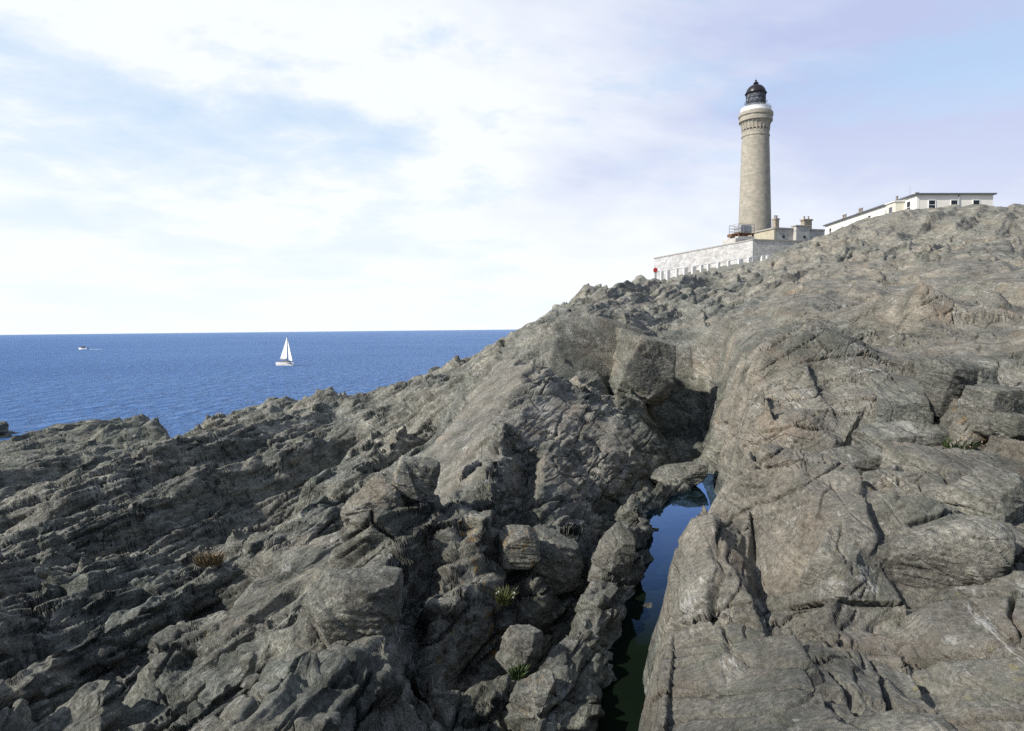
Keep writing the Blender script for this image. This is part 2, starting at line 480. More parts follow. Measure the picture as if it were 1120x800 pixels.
def scarp(top, back, drop, run=3.0, riser=5.0, seed=1):
    """a ledge: the edge follows `top` (u, v, y); behind it (left) the tread falls `back` per metre, in front it drops `drop`"""
    w = [P(*p) for p in top]
    sl = window([p.x for p in w], [p.y for p in w], run + 2)
    x, y = X[sl], Y[sl]
    best = np.full(x.shape, 1e3, F32); zb = np.zeros(x.shape, F32); side = np.zeros(x.shape, F32); edge = np.zeros(x.shape, F32)
    for k, (a, b) in enumerate(zip(w[:-1], w[1:])):
        dx, dy = b.x - a.x, b.y - a.y
        tt = ((x - a.x) * dx + (y - a.y) * dy) / (dx * dx + dy * dy)
        t = np.clip(tt, 0, 1)
        d = np.hypot(x - a.x - t * dx, y - a.y - t * dy)
        m = d < best
        best = np.where(m, d, best); zb = np.where(m, a.z - EYE + t * (b.z - a.z), zb)
        side = np.where(m, (x - a.x) * dy - (y - a.y) * dx, side)       # > 0: right of the line
        edge = np.where(m, np.where((k == 0) & (tt < 0) | (k == len(w) - 2) & (tt > 1), 1.0, 0.0), edge)
    sdist = np.where(side > 0, best, -best) + 0.25 * perlin(x * .7, y * .7, 360 + seed) + 0.12 * perlin(x * 2.3, y * 2.3, 370 + seed)
    fall = 1 - sstep(np.abs(sdist), run * .5, run)
    fall = fall * (1 - edge * sstep(best, 0, run * .6))
    tgt = np.where(sdist < 0, zb + sdist * back, zb - np.minimum(sdist * riser, drop))
    Z[sl] = Z[sl] * (1 - fall) + tgt * fall


CALM = np.zeros_like(Z)

# ---- the gully with its pool
POOL_Z = -3.6
gw = perlin(X * 1.3 + 9, Y * 1.3, 81) * 0.26 + perlin(X * 3.5, Y * 3.5, 82) * 0.08
gsc = np.clip(Y / 12, 0.6, 1.4)
floor = POOL_Z - 0.55 + 0.75 * sstep(Y, 16.2, 17.2) * (1 - sstep(Y, 18, 19.5)) - .3 * sstep(Y, 18, 20) - 0.25 * fbm(X, Y, 83, 3)
dl = (XL - X) + gw * gsc; dr = (X - XR) + gw * 0.6 * gsc
slope_l = np.interp(Y, [0, 8, 12, 18, 30], [1.6, 1.8, 1.3, 2.2, 3.0])
ZG = floor + np.maximum(np.maximum(dl, 0) * slope_l, np.maximum(dr, 0) * 5.0) + 0.35 * np.clip(np.maximum(dl, dr), 0, 1)
ZG = ZG + sstep(Y, 29, 33.5) * 7 + sstep(Y, 33, 42) * 4
in_gully = (1 - sstep(np.maximum(dl, dr), -0.1, 0.3)) * (Y < 34)
Z = np.minimum(Z, ZG)

# ---- bare faces, ledges, blocks and clefts of the photograph
patch([(437,545,13.2),(446,525,13.6),(480,465,17),(520,415,22),(556,392,27),(585,402,21.5),(545,440,15.5),(515,490,12.2),(500,540,10.4),(475,572,9.7)], .3, 1)          # steep slab dipping to the sea
scarp([(778,449,15.2),(800,452,12.8),(832,455,11.2),(870,462,10.7),(912,470,10.3)], -.30, 1.45, 1.7, 9, 21)
scarp([(838,700,5.3),(800,640,6.1),(785,600,6.9),(775,578,7.8)], .15, .42, .9, 1.0, 22)
scarp([(1005,508,9.2),(1060,520,8.4),(1130,535,7.9)], -.15, .30, .8, 4, 23)
scarp([(925,670,5.2),(985,640,5.7),(1060,625,5.8),(1130,628,5.7)], -.12, .16, .7, 4, 24)
patch([(1120,420,11.6),(1120,345,20),(1010,365,18),(980,410,12.6)], .8, 3, .7)
patch([(300,600,12.2),(400,560,14),(420,580,12),(350,650,9.4),(240,690,8.2),(230,650,9.6)], .5, 4, .7)
patch([(548,470,13.6),(590,432,17.4),(632,440,18.6),(600,485,14)], .4, 5, .8)
patch([(560,500,11.8),(610,490,13.6),(640,530,11.6),(590,545,10.9)], .3, 6, .8)
patch([(640,470,16.6),(700,448,19.2),(728,470,18.4),(690,480,16.2),(660,500,14.6)], .4, 7, .7)
patch([(606,362,28.2),(648,350,29.2),(664,350,29.4),(664,420,25.4),(612,400,26.4)], .3, 8, .8)
scarp([(85,545,20.6),(150,524,22.4),(200,507,24.6),(250,494,26.6),(300,481,28.6),(365,469,31.5)], .36, 1.75, 3.6, 7.0, 1)
scarp([(-60,520,33),(60,500,41),(170,478,52),(186,470,58)], .30, .7, 5, 5.0, 2)
scarp([(-80,600,12.2),(40,575,17.6),(95,560,20)], .4, .8, 2.6, 5.0, 3)
scarp([(120,655,9.6),(165,632,10.6),(222,612,12.0)], .4, .75, 1.7, 5.0, 4)
scarp([(20,715,7.6),(80,672,8.8),(120,655,9.6)], .4, .55, 1.4, 5.0, 5)
scarp([(260,560,17.2),(320,535,20.5),(372,512,23.5)], .4, .7, 2.6, 5.0, 6)
scarp([(200,455,46),(290,440,48),(400,423,50),(470,402,50)], .3, 1.3, 4, 4.0, 7)
scarp([(390,480,24),(420,460,27),(440,440,31)], .3, 1.1, 3, 5.0, 8)
block([(600,353,28.4),(650,342,29),(668,343,29.3),(668,335,36),(620,338,36)], 6, .07, 0, 1)
block([(676,345,29.6),(712,352,31.5),(712,340,38),(680,336,37)], 4.5, .08, 0, 2)
block([(684,378,26.2),(730,384,27.6),(735,376,31),(690,370,30)], 4.5, .1, 0, 3)
block([(632,478,15.6),(652,452,18),(700,444,19.4),(732,460,19.6),(736,480,18.2),(690,482,16.4)], 2.2, .1, .05, 4)
block([(572,507,12.6),(618,496,13.6),(640,512,13),(592,526,11.8)], 3, .1, .0, 5)
block([(575,585,9.6),(600,560,10.4),(632,562,10.6),(640,590,9.8),(605,610,9.0)], 3, .1, 0, 6)
block([(549,515,9.7),(561,521,9.4),(558,552,8.8),(530,568,8.6),(497,588,8.4),(520,545,9.2)], 3.4, .06, .05, 7)
block([(348,640,7.5),(385,603,8.0),(438,606,8.1),(452,640,7.5),(428,662,7.2),(372,672,7.0)], 2.8, .08, 0, 8)
block([(462,640,7.7),(500,612,8.2),(515,640,7.7),(480,665,7.3)], 2.6, .1, 0, 9)
block([(505,690,6.7),(535,640,7.7),(562,650,7.6),(548,720,6.3)], 3.2, .1, 0, 10)
block([(440,730,5.9),(470,700,6.4),(505,720,6.1),(470,770,5.4)], 2.6, .1, 0, 11)
block([(640,648,8.5),(655,562,11.5),(700,556,12.0),(722,612,9.7),(718,640,9.0),(700,650,8.7),(672,690,7.7),(648,692,7.5)], 3.2, .07, .22, 12)
block([(690,552,13.2),(735,520,16),(760,537,15.0),(755,550,14.5),(712,566,13.1)], 2.8, .08, -.1, 13)
block([(716,298.3,161),(770,290.5,139),(822,282.2,125),(868,276.6,125),(930,272,138),(826,281,134),(718,297,168)], 3, .01, 0, 19)
block([(736,300,84),(770,296,88),(790,300,86)], 2, .1, 0, 14)
block([(598,334,50),(640,312,56),(720,304,66),(712,308,60),(620,330,48)], 2.2, .08, 0, 15)
trench([(196,466,78),(191,472,66),(176,486,57)], .7, 2.0, 1.0)
block([(940,240,84),(985,231,86),(1000,233,82),(960,243,80)], 2, .1, 0, 16)
block([(96,460,63),(150,455,64),(181,453,64),(178,457,61),(100,470,58)], 2.5, .06, 0, 17)
block([(918,250,76),(945,246,78),(955,252,74),(925,258,72)], 1.8, .1, 0, 18)
trench([(672,428,24.2), (674,390,27), (671,345,31)], 0.07, 1.3, 5)
trench([(575, 790, 5.2), (588, 720, 6.7), (602, 665, 8.2), (612, 620, 9.6)], 0.10, 0.5, 2.6)
trench([(470, 682, 6.8), (540, 655, 7.4), (585, 655, 7.8)], 0.06, 0.5, 3)
trench([(450, 700, 6.3), (455, 640, 7.5), (470, 600, 8.6)], 0.05, 0.5, 3)
trench([(130, 700, 8.4), (160, 675, 9.0), (215, 640, 10.2)], 0.14, 0.45, 1.6)
trench([(60, 700, 8.2), (130, 715, 7.8)], 0.12, 0.35, 1.6)
trench([(585, 425, 23), (640, 445, 21), (720, 440, 22), (760, 445, 24)], 0.3, 0.9, 2.2)
trench([(640,545,12.3),(680,550,13.2),(740,505,17),(748,480,19.5)], 0.12, 0.55, 2.5)
trench([(560,640,8.3),(566,560,9.8),(575,500,13)], 0.07, 0.7, 3)
trench([(1098, 512, 8.9), (1135, 500, 8.9), (1220, 490, 8.9)], 0.30, 1.0, 3.5)
trench([(905, 560, 8.7), (945, 585, 8.0), (962, 610, 7.2)], 0.04, 0.28, 4.0)
trench([(827, 545, 8.5), (826, 600, 6.8), (838, 680, 5.5), (848, 720, 4.9)], 0.0, 0.16, 2.2)
trench([(905,262,74),(950,262,66),(1010,262,62),(1060,268,58)], 0.7, 1.7, 1.2)
trench([(1040,250,66),(1120,262,60),(1250,256,62)], 0.7, 1.6, 1.2)
trench([(850,305,46),(930,285,51),(990,275,55)], 0.5, 1.3, 1.2)
trench([(940,328,26.5),(1010,320,28.5),(1120,328,24.5)], 0.25, 0.7, 1.4)


Z = np.where(dl < -.05, np.minimum(Z, ZG), Z).astype(F32)      # nothing fills the gully again

# ---- bedding ledges: treads dip to the left (towards the sea), risers face right
BETA = R(27)
cb, sb, tb = math.cos(BETA), math.sin(BETA), math.tan(BETA)
warp = fbm(A_ / 7, S_ / 22, 11, 4) * 1.0 + fbm(A_ / 1.8, S_ / 6, 12, 3) * 0.22


def terrace(Zin, T, seed, amt, sharp=0.80, beta_t=tb, w=1.0):
    b = (Zin - A_ * beta_t) * cb + warp * w
    b = b + 0.35 * T * perlin(b / (T * 2.7), S_ / (T * 14), seed) + 0.12 * T * perlin(A_ / T * 1.2, S_ / T * 0.5, seed + 1)
    f = b / T; k = np.floor(f); f = f - k
    g = np.clip((f - sharp) / (1 - sharp), 0, 1)
    return (T * (k + g) - b) / cb * amt


def frusta(x, y, seed, flat=0.30, hv=0.6, tilt=0.5, steep=1.0, jit=0.85, rot=0.8):
    """upper envelope of flat-topped, tilted, turned blocks: plane facets that meet in sharp creases"""
    x0 = np.floor(x).astype(np.int64); y0 = np.floor(y).astype(np.int64)
    best = np.full(x.shape, -9, F32); cid = np.zeros(x.shape, F32)
    for i in (-1, 0, 1):
        for j in (-1, 0, 1):
            h = hsh(x0 + i, y0 + j, seed)
            dx = (x - x0 - i - 0.5 - jit * (rnd(h, 1) - 0.5)).astype(F32)
            dy = (y - y0 - j - 0.5 - jit * (rnd(h, 2) - 0.5)).astype(F32)
            a = rot * (rnd(h, 7) - 0.5); ca, sa = np.cos(a), np.sin(a)
            ux = dx * ca - dy * sa; uy = dx * sa + dy * ca
            m = np.maximum(np.maximum(np.abs(ux + .15 * uy), np.abs(uy)), 0.75 * np.abs(ux - uy)) - flat
            v = hv * (rnd(h, 3) - 0.5) + tilt * ((rnd(h, 4) - 0.5) * dx + (rnd(h, 5) - 0.5) * dy) * 2 - steep * np.maximum(m, 0)
            k = v > best
            cid = np.where(k, rnd(h, 6), cid)
            best = np.where(k, v, best)
    return best, cid


quiet = 1 - 0.92 * CALM
ledge_n = sstep(fbm(A_ / 5, S_ / 9, 21, 3), -0.35, 0.25)
amt_l = np.clip(reg_l * 0.75 + reg_c * 0.25 + reg_r * 0.06 + far * 0.6, 0, 0.9) * quiet
D = terrace(Z, 1.7, 31, amt_l * (0.25 + 0.75 * ledge_n) * np.clip((Y - 6) / 14, 0.15, 1))
ledge2 = sstep(fbm(A_ / 2.2, S_ / 5, 22, 3), -0.4, 0.3)
D = D + terrace(Z + D, 0.58, 33, np.clip(reg_l * 0.9 + reg_c * 0.35 + reg_r * 0.16 + far * .6, 0, 0.92) * ledge2 * lod(.6) * quiet)
D = D + terrace(Z + D, 0.34, 37, np.clip(reg_l * 0.85 + reg_c * 0.25, 0, 0.9) * lod(0.4) * quiet, 0.74)

# ---- fracture blocks, the large ones
wx = fbm(A_ / 3, S_ / 3, 41, 3) * 0.5; wy = fbm(A_ / 3, S_ / 3, 42, 3) * 0.5
dist_amp = np.clip(Y / 14, 0.35, 1.4)
near_r = reg_r * (1 - sstep(Y, 16, 30))
edge_r = sstep(X - XR, 0.1, 1.3)
b0, c0 = frusta(A_ / 2.3 + wx * .25 + .4, S_ / 2.9 + wy * .25, 56, .12, .5, 1.3, .75, .9, 1.6)
D = D + (b0 - .22) * (near_r * .58 + reg_r * .30) * np.clip(Y / 7, .25, 1) * (1 - .8 * CALM) * edge_r
b0b, _ = frusta(A_ / 0.85 + wx * .4 + .1, S_ / 1.15 + wy * .4, 57, .12, .5, 1.4, .8, .9, 1.6)
D = D + (b0b - .20) * near_r * (.05 + .15 * sstep(fbm(X / 2.2, Y / 2.2, 93, 2), -.15, .35)) * lod(.7)
b1, c1 = frusta(A_ / 3.4 + wx * .5, S_ / 6.0 + wy * .5, 51, .3, .6, .5, .9)
D = D + (b1 - .10) * (reg_l * 0.40 + reg_c * 0.60 + reg_r * 0.50 * edge_r + far * (.45 - .2 * reg_r)) * dist_amp * quiet
b2, c2 = frusta(A_ / 1.15 + wx * .3, S_ / 1.9 + wy * .3, 52, .2, .7, 1.1, 1.1)
rough_r = sstep(fbm(X / 4, Y / 4, 91, 2), -0.1, 0.35)
D = D + (b2 - .12) * (reg_l * 0.30 + reg_c * (0.34 + .42 * (1 - sstep(Y, 9.5, 12.5))) + reg_r * (.06 + 0.20 * rough_r) + far * (.22 - .12 * reg_r)) * lod(1.0) * quiet
b5, c5 = frusta(A_ / 2.4 + wx * 2, S_ / 7.5 + wy * 2, 55, .3, .9, .5, .8)
D = D + b5 * far * (0.55 - .2 * reg_r)
b6, _ = frusta(A_ / 6.5 + wx, S_ / 11 + wy, 58, .3, .9, .8, 1.0, .8, 1.2)
D = D + (b6 - .1) * far * reg_r * 1.5
D = D + fbm(A_ / 2.5, S_ / 5, 71, 3, 0.5) * (0.14 + 0.10 * reg_c + far * 0.30) * np.clip(Y / 10, 0.3, 1) * (1 - .5 * CALM)
# keep the skyline, the plateau of the station and the camera's own footing
plateau = sstep(Y, 96, 108) * sstep(X / np.maximum(Y, 1), 0.17, 0.21)
near = 1 - sstep(np.hypot(X, Y), 1.2, 2.6)
sky_keep = sstep(Y, 70, 85) * sstep(X / np.maximum(Y, 1), 0.4, 0.5)
hold = (1 - 0.9 * plateau) * (1 - 0.7 * near) * (1 - 0.5 * sky_keep) * (1 - 0.6 * in_gully)
Z = (Z + D * hold).astype(F32)
# the bank left of the pool stays above the water
Z = np.where((dl > .05) & (dl < .9) & (Y < 14), np.maximum(Z, POOL_Z - .05 + np.clip((dl - .05) * 1.1, 0, .40) - 2.5 * np.maximum(dl - .55, 0) + .12 * fbm(X * 2.2, Y * 2.2, 86, 3)), Z).astype(F32)


def limit_slope(Z, m):
    """no face steeper than m: sharp steps become steep, evenly sloping faces"""
    dr = np.diff(ry).astype(F32)
    dc = (ry * (tc[1] - tc[0])).astype(F32)
    for _ in range(2):
        for i in range(1, NR): Z[i] = np.minimum(Z[i], Z[i - 1] + m * dr[i - 1])
        for i in range(NR - 2, -1, -1): Z[i] = np.minimum(Z[i], Z[i + 1] + m * dr[i])
        for j in range(1, NC): Z[:, j] = np.minimum(Z[:, j], Z[:, j - 1] + m * dc)
        for j in range(NC - 2, -1, -1): Z[:, j] = np.minimum(Z[:, j], Z[:, j + 1] + m * dc)
    return Z


low = (Y > 30) & (Y < 62) & (X < -10) & (X > -75)
Z = np.where(low, np.maximum(Z, -9.5 + .4 * fbm(X / 3, Y / 3, 87, 3)), Z).astype(F32)
Z = limit_slope(Z, 3.8)


def boxblur(a, n=2):
    for ax in (0, 1):
        s_ = a.copy()
        for q in range(1, n + 1): s_ += np.roll(a, q, ax) + np.roll(a, -q, ax)
        a = s_ / (2 * n + 1)
    return a


# take the staircase of the grid off the steep edges
def blur1(a, ax, n):
    for _ in range(2):
        s_ = a.copy()
        for q in range(1, n + 1): s_ += np.roll(a, q, ax) + np.roll(a, -q, ax)
        a = s_ / (2 * n + 1)
    return a


_gi = boxblur((np.gradient(boxblur(Z, 2), axis=0) / np.gradient(ry)[:, None]).astype(F32), 4) ** 2
_gj = boxblur((np.gradient(boxblur(Z, 2), axis=1) / (ry[:, None] * (tc[1] - tc[0]))).astype(F32), 4) ** 2
_zb = blur1(boxblur(boxblur(Z, 2), 2), 1, 4)
_m = sstep(np.sqrt(_gi + _gj) - .42 * reg_r, .38, .75)
_m[:6] = 0; _m[-6:] = 0; _m[:, :6] = 0; _m[:, -6:] = 0
Z = (Z * (1 - _m) + _zb * _m).astype(F32)
ZW = Z + EYE
del D

# ---- even out the mesh: more rows on the steep faces, fewer on the flats
def even_rows():
    dz = np.diff(Z, axis=0); dr = np.diff(ry)[:, None].astype(F32)
    ds = np.sqrt((0.55 * dr) ** 2 + dz * dz) / ry[:-1, None]
    cs = np.concatenate([np.zeros((1, NC), F32), np.cumsum(ds, 0)], 0)
    # columns share the lengths of their neighbours so that rows stay smooth
    k = np.ones(25) / 25
    inc = np.apply_along_axis(lambda v: np.convolve(np.pad(v, 12, 'edge'), k, 'valid'), 1, np.diff(cs, axis=0))
    cs = np.concatenate([np.zeros((1, NC)), np.cumsum(inc, 0)], 0)
    FI = np.empty((NR2, NC), F32)
    ii = np.arange(NR)
    for j in range(NC):
        FI[:, j] = np.interp(np.linspace(0, cs[-1, j], NR2), cs[:, j], ii)
    return FI


NR2 = 1750
FI = even_rows()
I0 = np.minimum(FI.astype(np.int32), NR - 2); FF = (FI - I0).astype(F32); JJ = np.arange(NC)[None, :]
def re(a): return (a[I0, JJ] * (1 - FF) + a[I0 + 1, JJ] * FF).astype(F32)


(Z, X, Y, A_, S_, SPC, XL, XR, reg_r, reg_c, reg_l, far, CALM, hold, in_gully, wx, wy, warp, c1, c2, rough_r, quiet) = [re(a) for a in (Z, X, Y, A_, S_, SPC, XL, XR, reg_r, reg_c, reg_l, far, CALM, hold, in_gully, wx, wy, warp, c1, c2, rough_r, quiet)]

# ---- fine relief, laid on along the surface normal and varying up the steep faces too
def grad(a, ax):
    g = np.empty_like(a)
    k = 2
    sl = [slice(None)] * 2; lo = list(sl); hi = list(sl); mid_ = list(sl)
    lo[ax] = slice(0, -2 * k); hi[ax] = slice(2 * k, None); mid_[ax] = slice(k, -k)
    g[tuple(mid_)] = a[tuple(hi)] - a[tuple(lo)]
    for q in range(k):
        e = list(sl); e[ax] = q; f = list(sl); f[ax] = k; g[tuple(e)] = g[tuple(f)]
        e[ax] = -1 - q; f[ax] = -1 - k; g[tuple(e)] = g[tuple(f)]
    return g


def boxblur(a, n=2):
    for ax in (0, 1):
        s_ = a.copy()
        for q in range(1, n + 1): s_ += np.roll(a, q, ax) + np.roll(a, -q, ax)
        a = s_ / (2 * n + 1)
    return a


xi, yi, zi = grad(X, 0), grad(Y, 0), grad(Z, 0); xj, yj, zj = grad(X, 1), grad(Y, 1), grad(Z, 1)
NX = yj * zi - zj * yi; NY = zj * xi - xj * zi; NZ = xj * yi - yj * xi
ln = np.sqrt(NX * NX + NY * NY + NZ * NZ) + 1e-9
sg = np.sign(NZ)
NX, NY, NZ = boxblur(NX / ln * sg), boxblur(NY / ln * sg), boxblur(NZ / ln * sg)
ln = np.sqrt(NX * NX + NY * NY + NZ * NZ) + 1e-9
NX /= ln; NY /= ln; NZ /= ln
AF = A_ - 1.3 * Z; SF = S_ + 1.2 * Z                # sheared with height so that cliffs get relief as well
DV = terrace(Z, 0.20, 35, np.clip(reg_l * 0.9 + reg_c * 0.40 + reg_r * 0.10, 0, 0.9) * lod(0.2) * quiet, 0.7)
DV = DV + terrace(Z + DV, 0.07, 36, np.clip(reg_l * 0.8 + reg_c * 0.30 + reg_r * 0.03 + CALM * .4, 0, 0.8) * lod(0.08), 0.65)
D = 0
DV = DV * np.clip(NZ * 4.0 - 2.9, 0, 1)
b3, c3 = frusta(AF / 0.44 + wx * .5, SF / 0.8 + wy * .5, 53, .18, .7, 1.2, 1.2)
part_c = sstep(fbm(X / 1.5, Y / 1.5, 92, 3), -0.35, 0.2)
D = D + (b3 - .08) * (reg_l * 0.12 + reg_c * (0.13 + .10 * (1 - sstep(Y, 9.5, 13))) * (.3 + .7 * part_c) + reg_r * (.012 + 0.05 * rough_r) + far * 0.14) * lod(.45) * quiet
b4, c4 = frusta(AF / 0.16 + wx * 1.2, SF / 0.30 + wy * 1.2, 54, .18, .7, 1.2, 1.2)
D = D + (b4 - .05) * (reg_l * 0.04 + reg_c * 0.075 * (.3 + .7 * part_c) + reg_r * 0.010 * rough_r) * lod(.18) * quiet


# ---- joints: thin, straight-running, broken lines
def joints(fx, fy, seed, thin, depth, th):
    _, e, _ = blocks(fx, fy, seed, 0.2, 1.0, 0.2)
    wv = 1 + .8 * perlin(X * 1.7, Y * 1.7, seed + 2)
    return (1 - sstep(e, 0.0, thin * wv)) * depth * sstep(fbm(X / 2.5, Y / 2.5, seed + 1, 3), th, th + .3)


D = D - joints(AF / 1.9 + 0.12 * fbm(A_, S_, 61, 3), SF / 3.1 + 0.12 * fbm(A_, S_, 62, 3), 63, .018, .13, -.75) * reg_r
D = D - joints(AF / 0.7 + wx * .5, SF / 1.2 + wy * .5, 65, .03, .075, -.3) * reg_r * lod(.4)
D = D - joints(AF / 0.9 + wx * .4, SF / 1.7 + wy * .4, 67, .05, .26, -.4) * (reg_c * (1 - .6 * sstep(Y, 14, 30)) + .25 * reg_l) * quiet * lod(.5)
# long open joints that run on across the rock, along the strike and across it
def seams(fx, fy, seed, thin, depth, th):
    e = np.abs(perlin(fx, fy, seed) + .12 * perlin(fx * 4, fy * 4, seed + 3))
    wv = 1 + .7 * perlin(X * 1.3, Y * 1.3, seed + 1)
    return (1 - sstep(e, thin * .25, thin * wv)) * depth * (.35 + .65 * sstep(fbm(X / 3, Y / 3, seed + 2, 2), th, th + .3))


D = D - seams(AF / 0.95, SF / 8.0, 101, .075, .17, -.2) * (reg_l + .3 * reg_c) * lod(.5) * (1 - .7 * CALM)
D = D - seams(AF / 0.45, SF / 4.0, 104, .08, .09, -.2) * (reg_l + .4 * reg_c) * lod(.3) * (1 - .5 * CALM)
D = D - seams(AF / 3.0, SF / 1.9, 107, .05, .14, -.05) * (reg_l * .7 + reg_c) * lod(.8) * (1 - .7 * CALM)
D = D - seams(AF / 1.7, SF / 5.5, 111, .022, .12, -.5) * reg_r * lod(.15) * (1 - far)
D = D - seams(AF / 4.5, SF / 1.6, 114, .024, .12, -.5) * reg_r * lod(.15) * (1 - far)
D = D - seams(AF / 0.6, SF / 1.4, 117, .03, .035, -.2) * reg_r * lod(.15) * (1 - far)
# ---- general roughness
D = D + fbm(AF / 0.8, SF / 1.3, 75, 4, 0.55) * (0.035 + 0.03 * reg_c + far * 0.10) * lod(.5)
D = D + fbm(AF / 0.5, SF / 1.6, 72, 4, 0.6, True) * (0.03 * reg_l + 0.035 * reg_c + 0.004 * reg_r + .05 * far) * lod(.4) * quiet
D = D + fbm(AF / 0.09, SF / 0.5, 73, 3, 0.6, True) * (0.014 * reg_l + 0.010 * reg_c + .002 * reg_r) * lod(.1)
D = D + fbm(X / 0.12 + Z * 5, Y / 0.12 - Z * 6, 74, 3, 0.6) * (0.006 * reg_l + 0.010 * reg_c + .005 * reg_r) * lod(.1)
D = D * hold
X = X + D * NX; Y = Y + D * NY; Z = Z + D * NZ + DV * hold

# ---- attributes
pale = np.clip(reg_r * (1 - 0.3 * far) + reg_c * 0.32 + 0.05, 0, 1)
slabn = sstep(fbm(X / 3, Y / 6, 95, 3), -0.2, 0.3)
pale = np.where(reg_r > 0.5, pale, pale * (0.5 + 0.7 * slabn))
shore = sstep(-(Z) + 1.2 * fbm(X / 6, Y / 6, 96, 3), 5.2, 8.2) * sstep(Y, 20, 50)
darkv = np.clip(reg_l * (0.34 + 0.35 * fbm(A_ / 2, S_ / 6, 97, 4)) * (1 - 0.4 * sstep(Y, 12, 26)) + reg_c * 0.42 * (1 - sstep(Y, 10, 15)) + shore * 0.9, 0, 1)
wet = 1 - sstep(Z - POOL_Z + 0.25 * fbm(X, Y, 98, 3) - 1.1 * sstep(Y, 15, 19), 0.15, 0.55)
wet = wet * (np.maximum(XL - X, X - XR) < 1.6) * (Y < 35)
darkv = np.clip(np.maximum(darkv, 1.25 * wet), 0, 1.25)
pale = np.clip(pale + .5 * CALM * (1 - reg_r), 0, 1) * (1 - wet)
darkv = darkv * (1 - .7 * CALM * (1 - wet))
cellv = np.clip(0.5 * c2 + 0.3 * c1 + 0.2 * c3, 0, 1)
gold = np.zeros_like(Z)
for u, v, y, r in ((512, 575, 8.8, .16), (566, 590, 9.0, .2), (520, 610, 8.2, .2), (545, 640, 7.8, .2), (775, 430, 24, .6), (1060, 480, 9.6, .25), (560, 780, 5.4, .2)):
    p = P(u, v, y)
    gold = np.maximum(gold, 1 - sstep(np.hypot(X - p.x, (Y - p.y) * .7), r * 0.4, r * 1.3))

# ---- mesh (parts below the sea bed are left out)
keep = (Z > -EYE - 2.0)
kf = keep[:-1, :-1] | keep[1:, :-1] | keep[:-1, 1:] | keep[1:, 1:]
idx = np.arange(NR2 * NC, dtype=np.int32).reshape(NR2, NC)
quads = np.stack([idx[:-1, :-1][kf], idx[:-1, 1:][kf], idx[1:, 1:][kf], idx[1:, :-1][kf]], 1)
used = np.zeros(NR2 * NC, bool); used[quads.ravel()] = True
remap = np.cumsum(used).astype(np.int32) - 1
V = np.stack([X.ravel(), Y.ravel(), Z.ravel() + EYE], 1)[used]
terrain = np_mesh('rocky_headland', V, remap[quads], M_ROCK)
tag(terrain, 'grey-brown layered bedrock sloping from the hilltop buildings down to the sea', None, None, 'structure')
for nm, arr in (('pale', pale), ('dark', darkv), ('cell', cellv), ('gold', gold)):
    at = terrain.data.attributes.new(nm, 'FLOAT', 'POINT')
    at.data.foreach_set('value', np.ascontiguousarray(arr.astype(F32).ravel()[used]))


def ground(x, y):
    """height of the finished rock at a point"""
    t = x / (y - Y0)
    j = (t - tc[0]) / (tc[1] - tc[0]); i = (math.log(y - Y0) - math.log(3.4)) / (math.log(205.0) - math.log(3.4)) * (NR - 1)
    j = min(max(j, 0), NC - 2); i = min(max(i, 0), NR - 2)
    i0, j0 = int(i), int(j); fi, fj = i - i0, j - j0
    return float(ZW[i0, j0] * (1 - fi) * (1 - fj) + ZW[i0 + 1, j0] * fi * (1 - fj) + ZW[i0, j0 + 1] * (1 - fi) * fj + ZW[i0 + 1, j0 + 1] * fi * fj)
# ------------------------------------------------------------------ sea and rock pool
def sheet(name, x0, x1, y0, y1, z, mat, n=1):
    bm = bmesh.new()
    bmesh.ops.create_grid(bm, x_segments=n, y_segments=n, size=0.5)
    for v in bm.verts:
        v.co = ((x0 + x1) / 2 + v.co.x * (x1 - x0), (y0 + y1) / 2 + v.co.y * (y1 - y0), z)
    return obj(name, bm, mat)


t = NT('sea_water'); pos = t.geo()
ms = t.node('ShaderNodeMapping', {'Vector': pos, 'Rotation': (0, 0, R(25)), 'Scale': (1, 0.45, 1)}).outputs[0]
w1 = t.noise(ms, 0.55, 6, 0.62, 0.4)
w2 = t.noise(ms, 0.06, 4, 0.6, 0.5)
w3 = t.noise(pos, 0.008, 3, 0.5)
h = t.math('ADD', t.math('MULTIPLY', w1, 1.0), t.math('MULTIPLY', w2, 1.3))
col = t.mix(t.ramp(w3, [(0.35, 0.0), (0.65, 1.0)]), (0.050, 0.128, 0.31), (0.072, 0.165, 0.36))
nr = t.bump(h, 1.0, 2.3)
t.n.remove(t.b)
df_ = t.node('ShaderNodeBsdfDiffuse', {'Color': col, 'Normal': nr}); gl_ = t.node('ShaderNodeBsdfGlossy', {'Color': (0.75, 0.85, 1.0, 1), 'Roughness': 0.22, 'Normal': nr})
fz = t.node('ShaderNodeFresnel', {'IOR': 1.33, 'Normal': nr}).outputs[0]
mxs = t.node('ShaderNodeMixShader', {0: t.math('MULTIPLY', fz, 0.50, clamp=True), 1: df_.outputs[0], 2: gl_.outputs[0]})
t.l.new(mxs.outputs[0], t.n['Material Output'].inputs['Surface'])
M_SEA = t.m
tag(sheet('sea', -45000, 45000, 30, 60000, 0.0, M_SEA), 'rippled blue sea reaching to the horizon', None, None, 'structure')

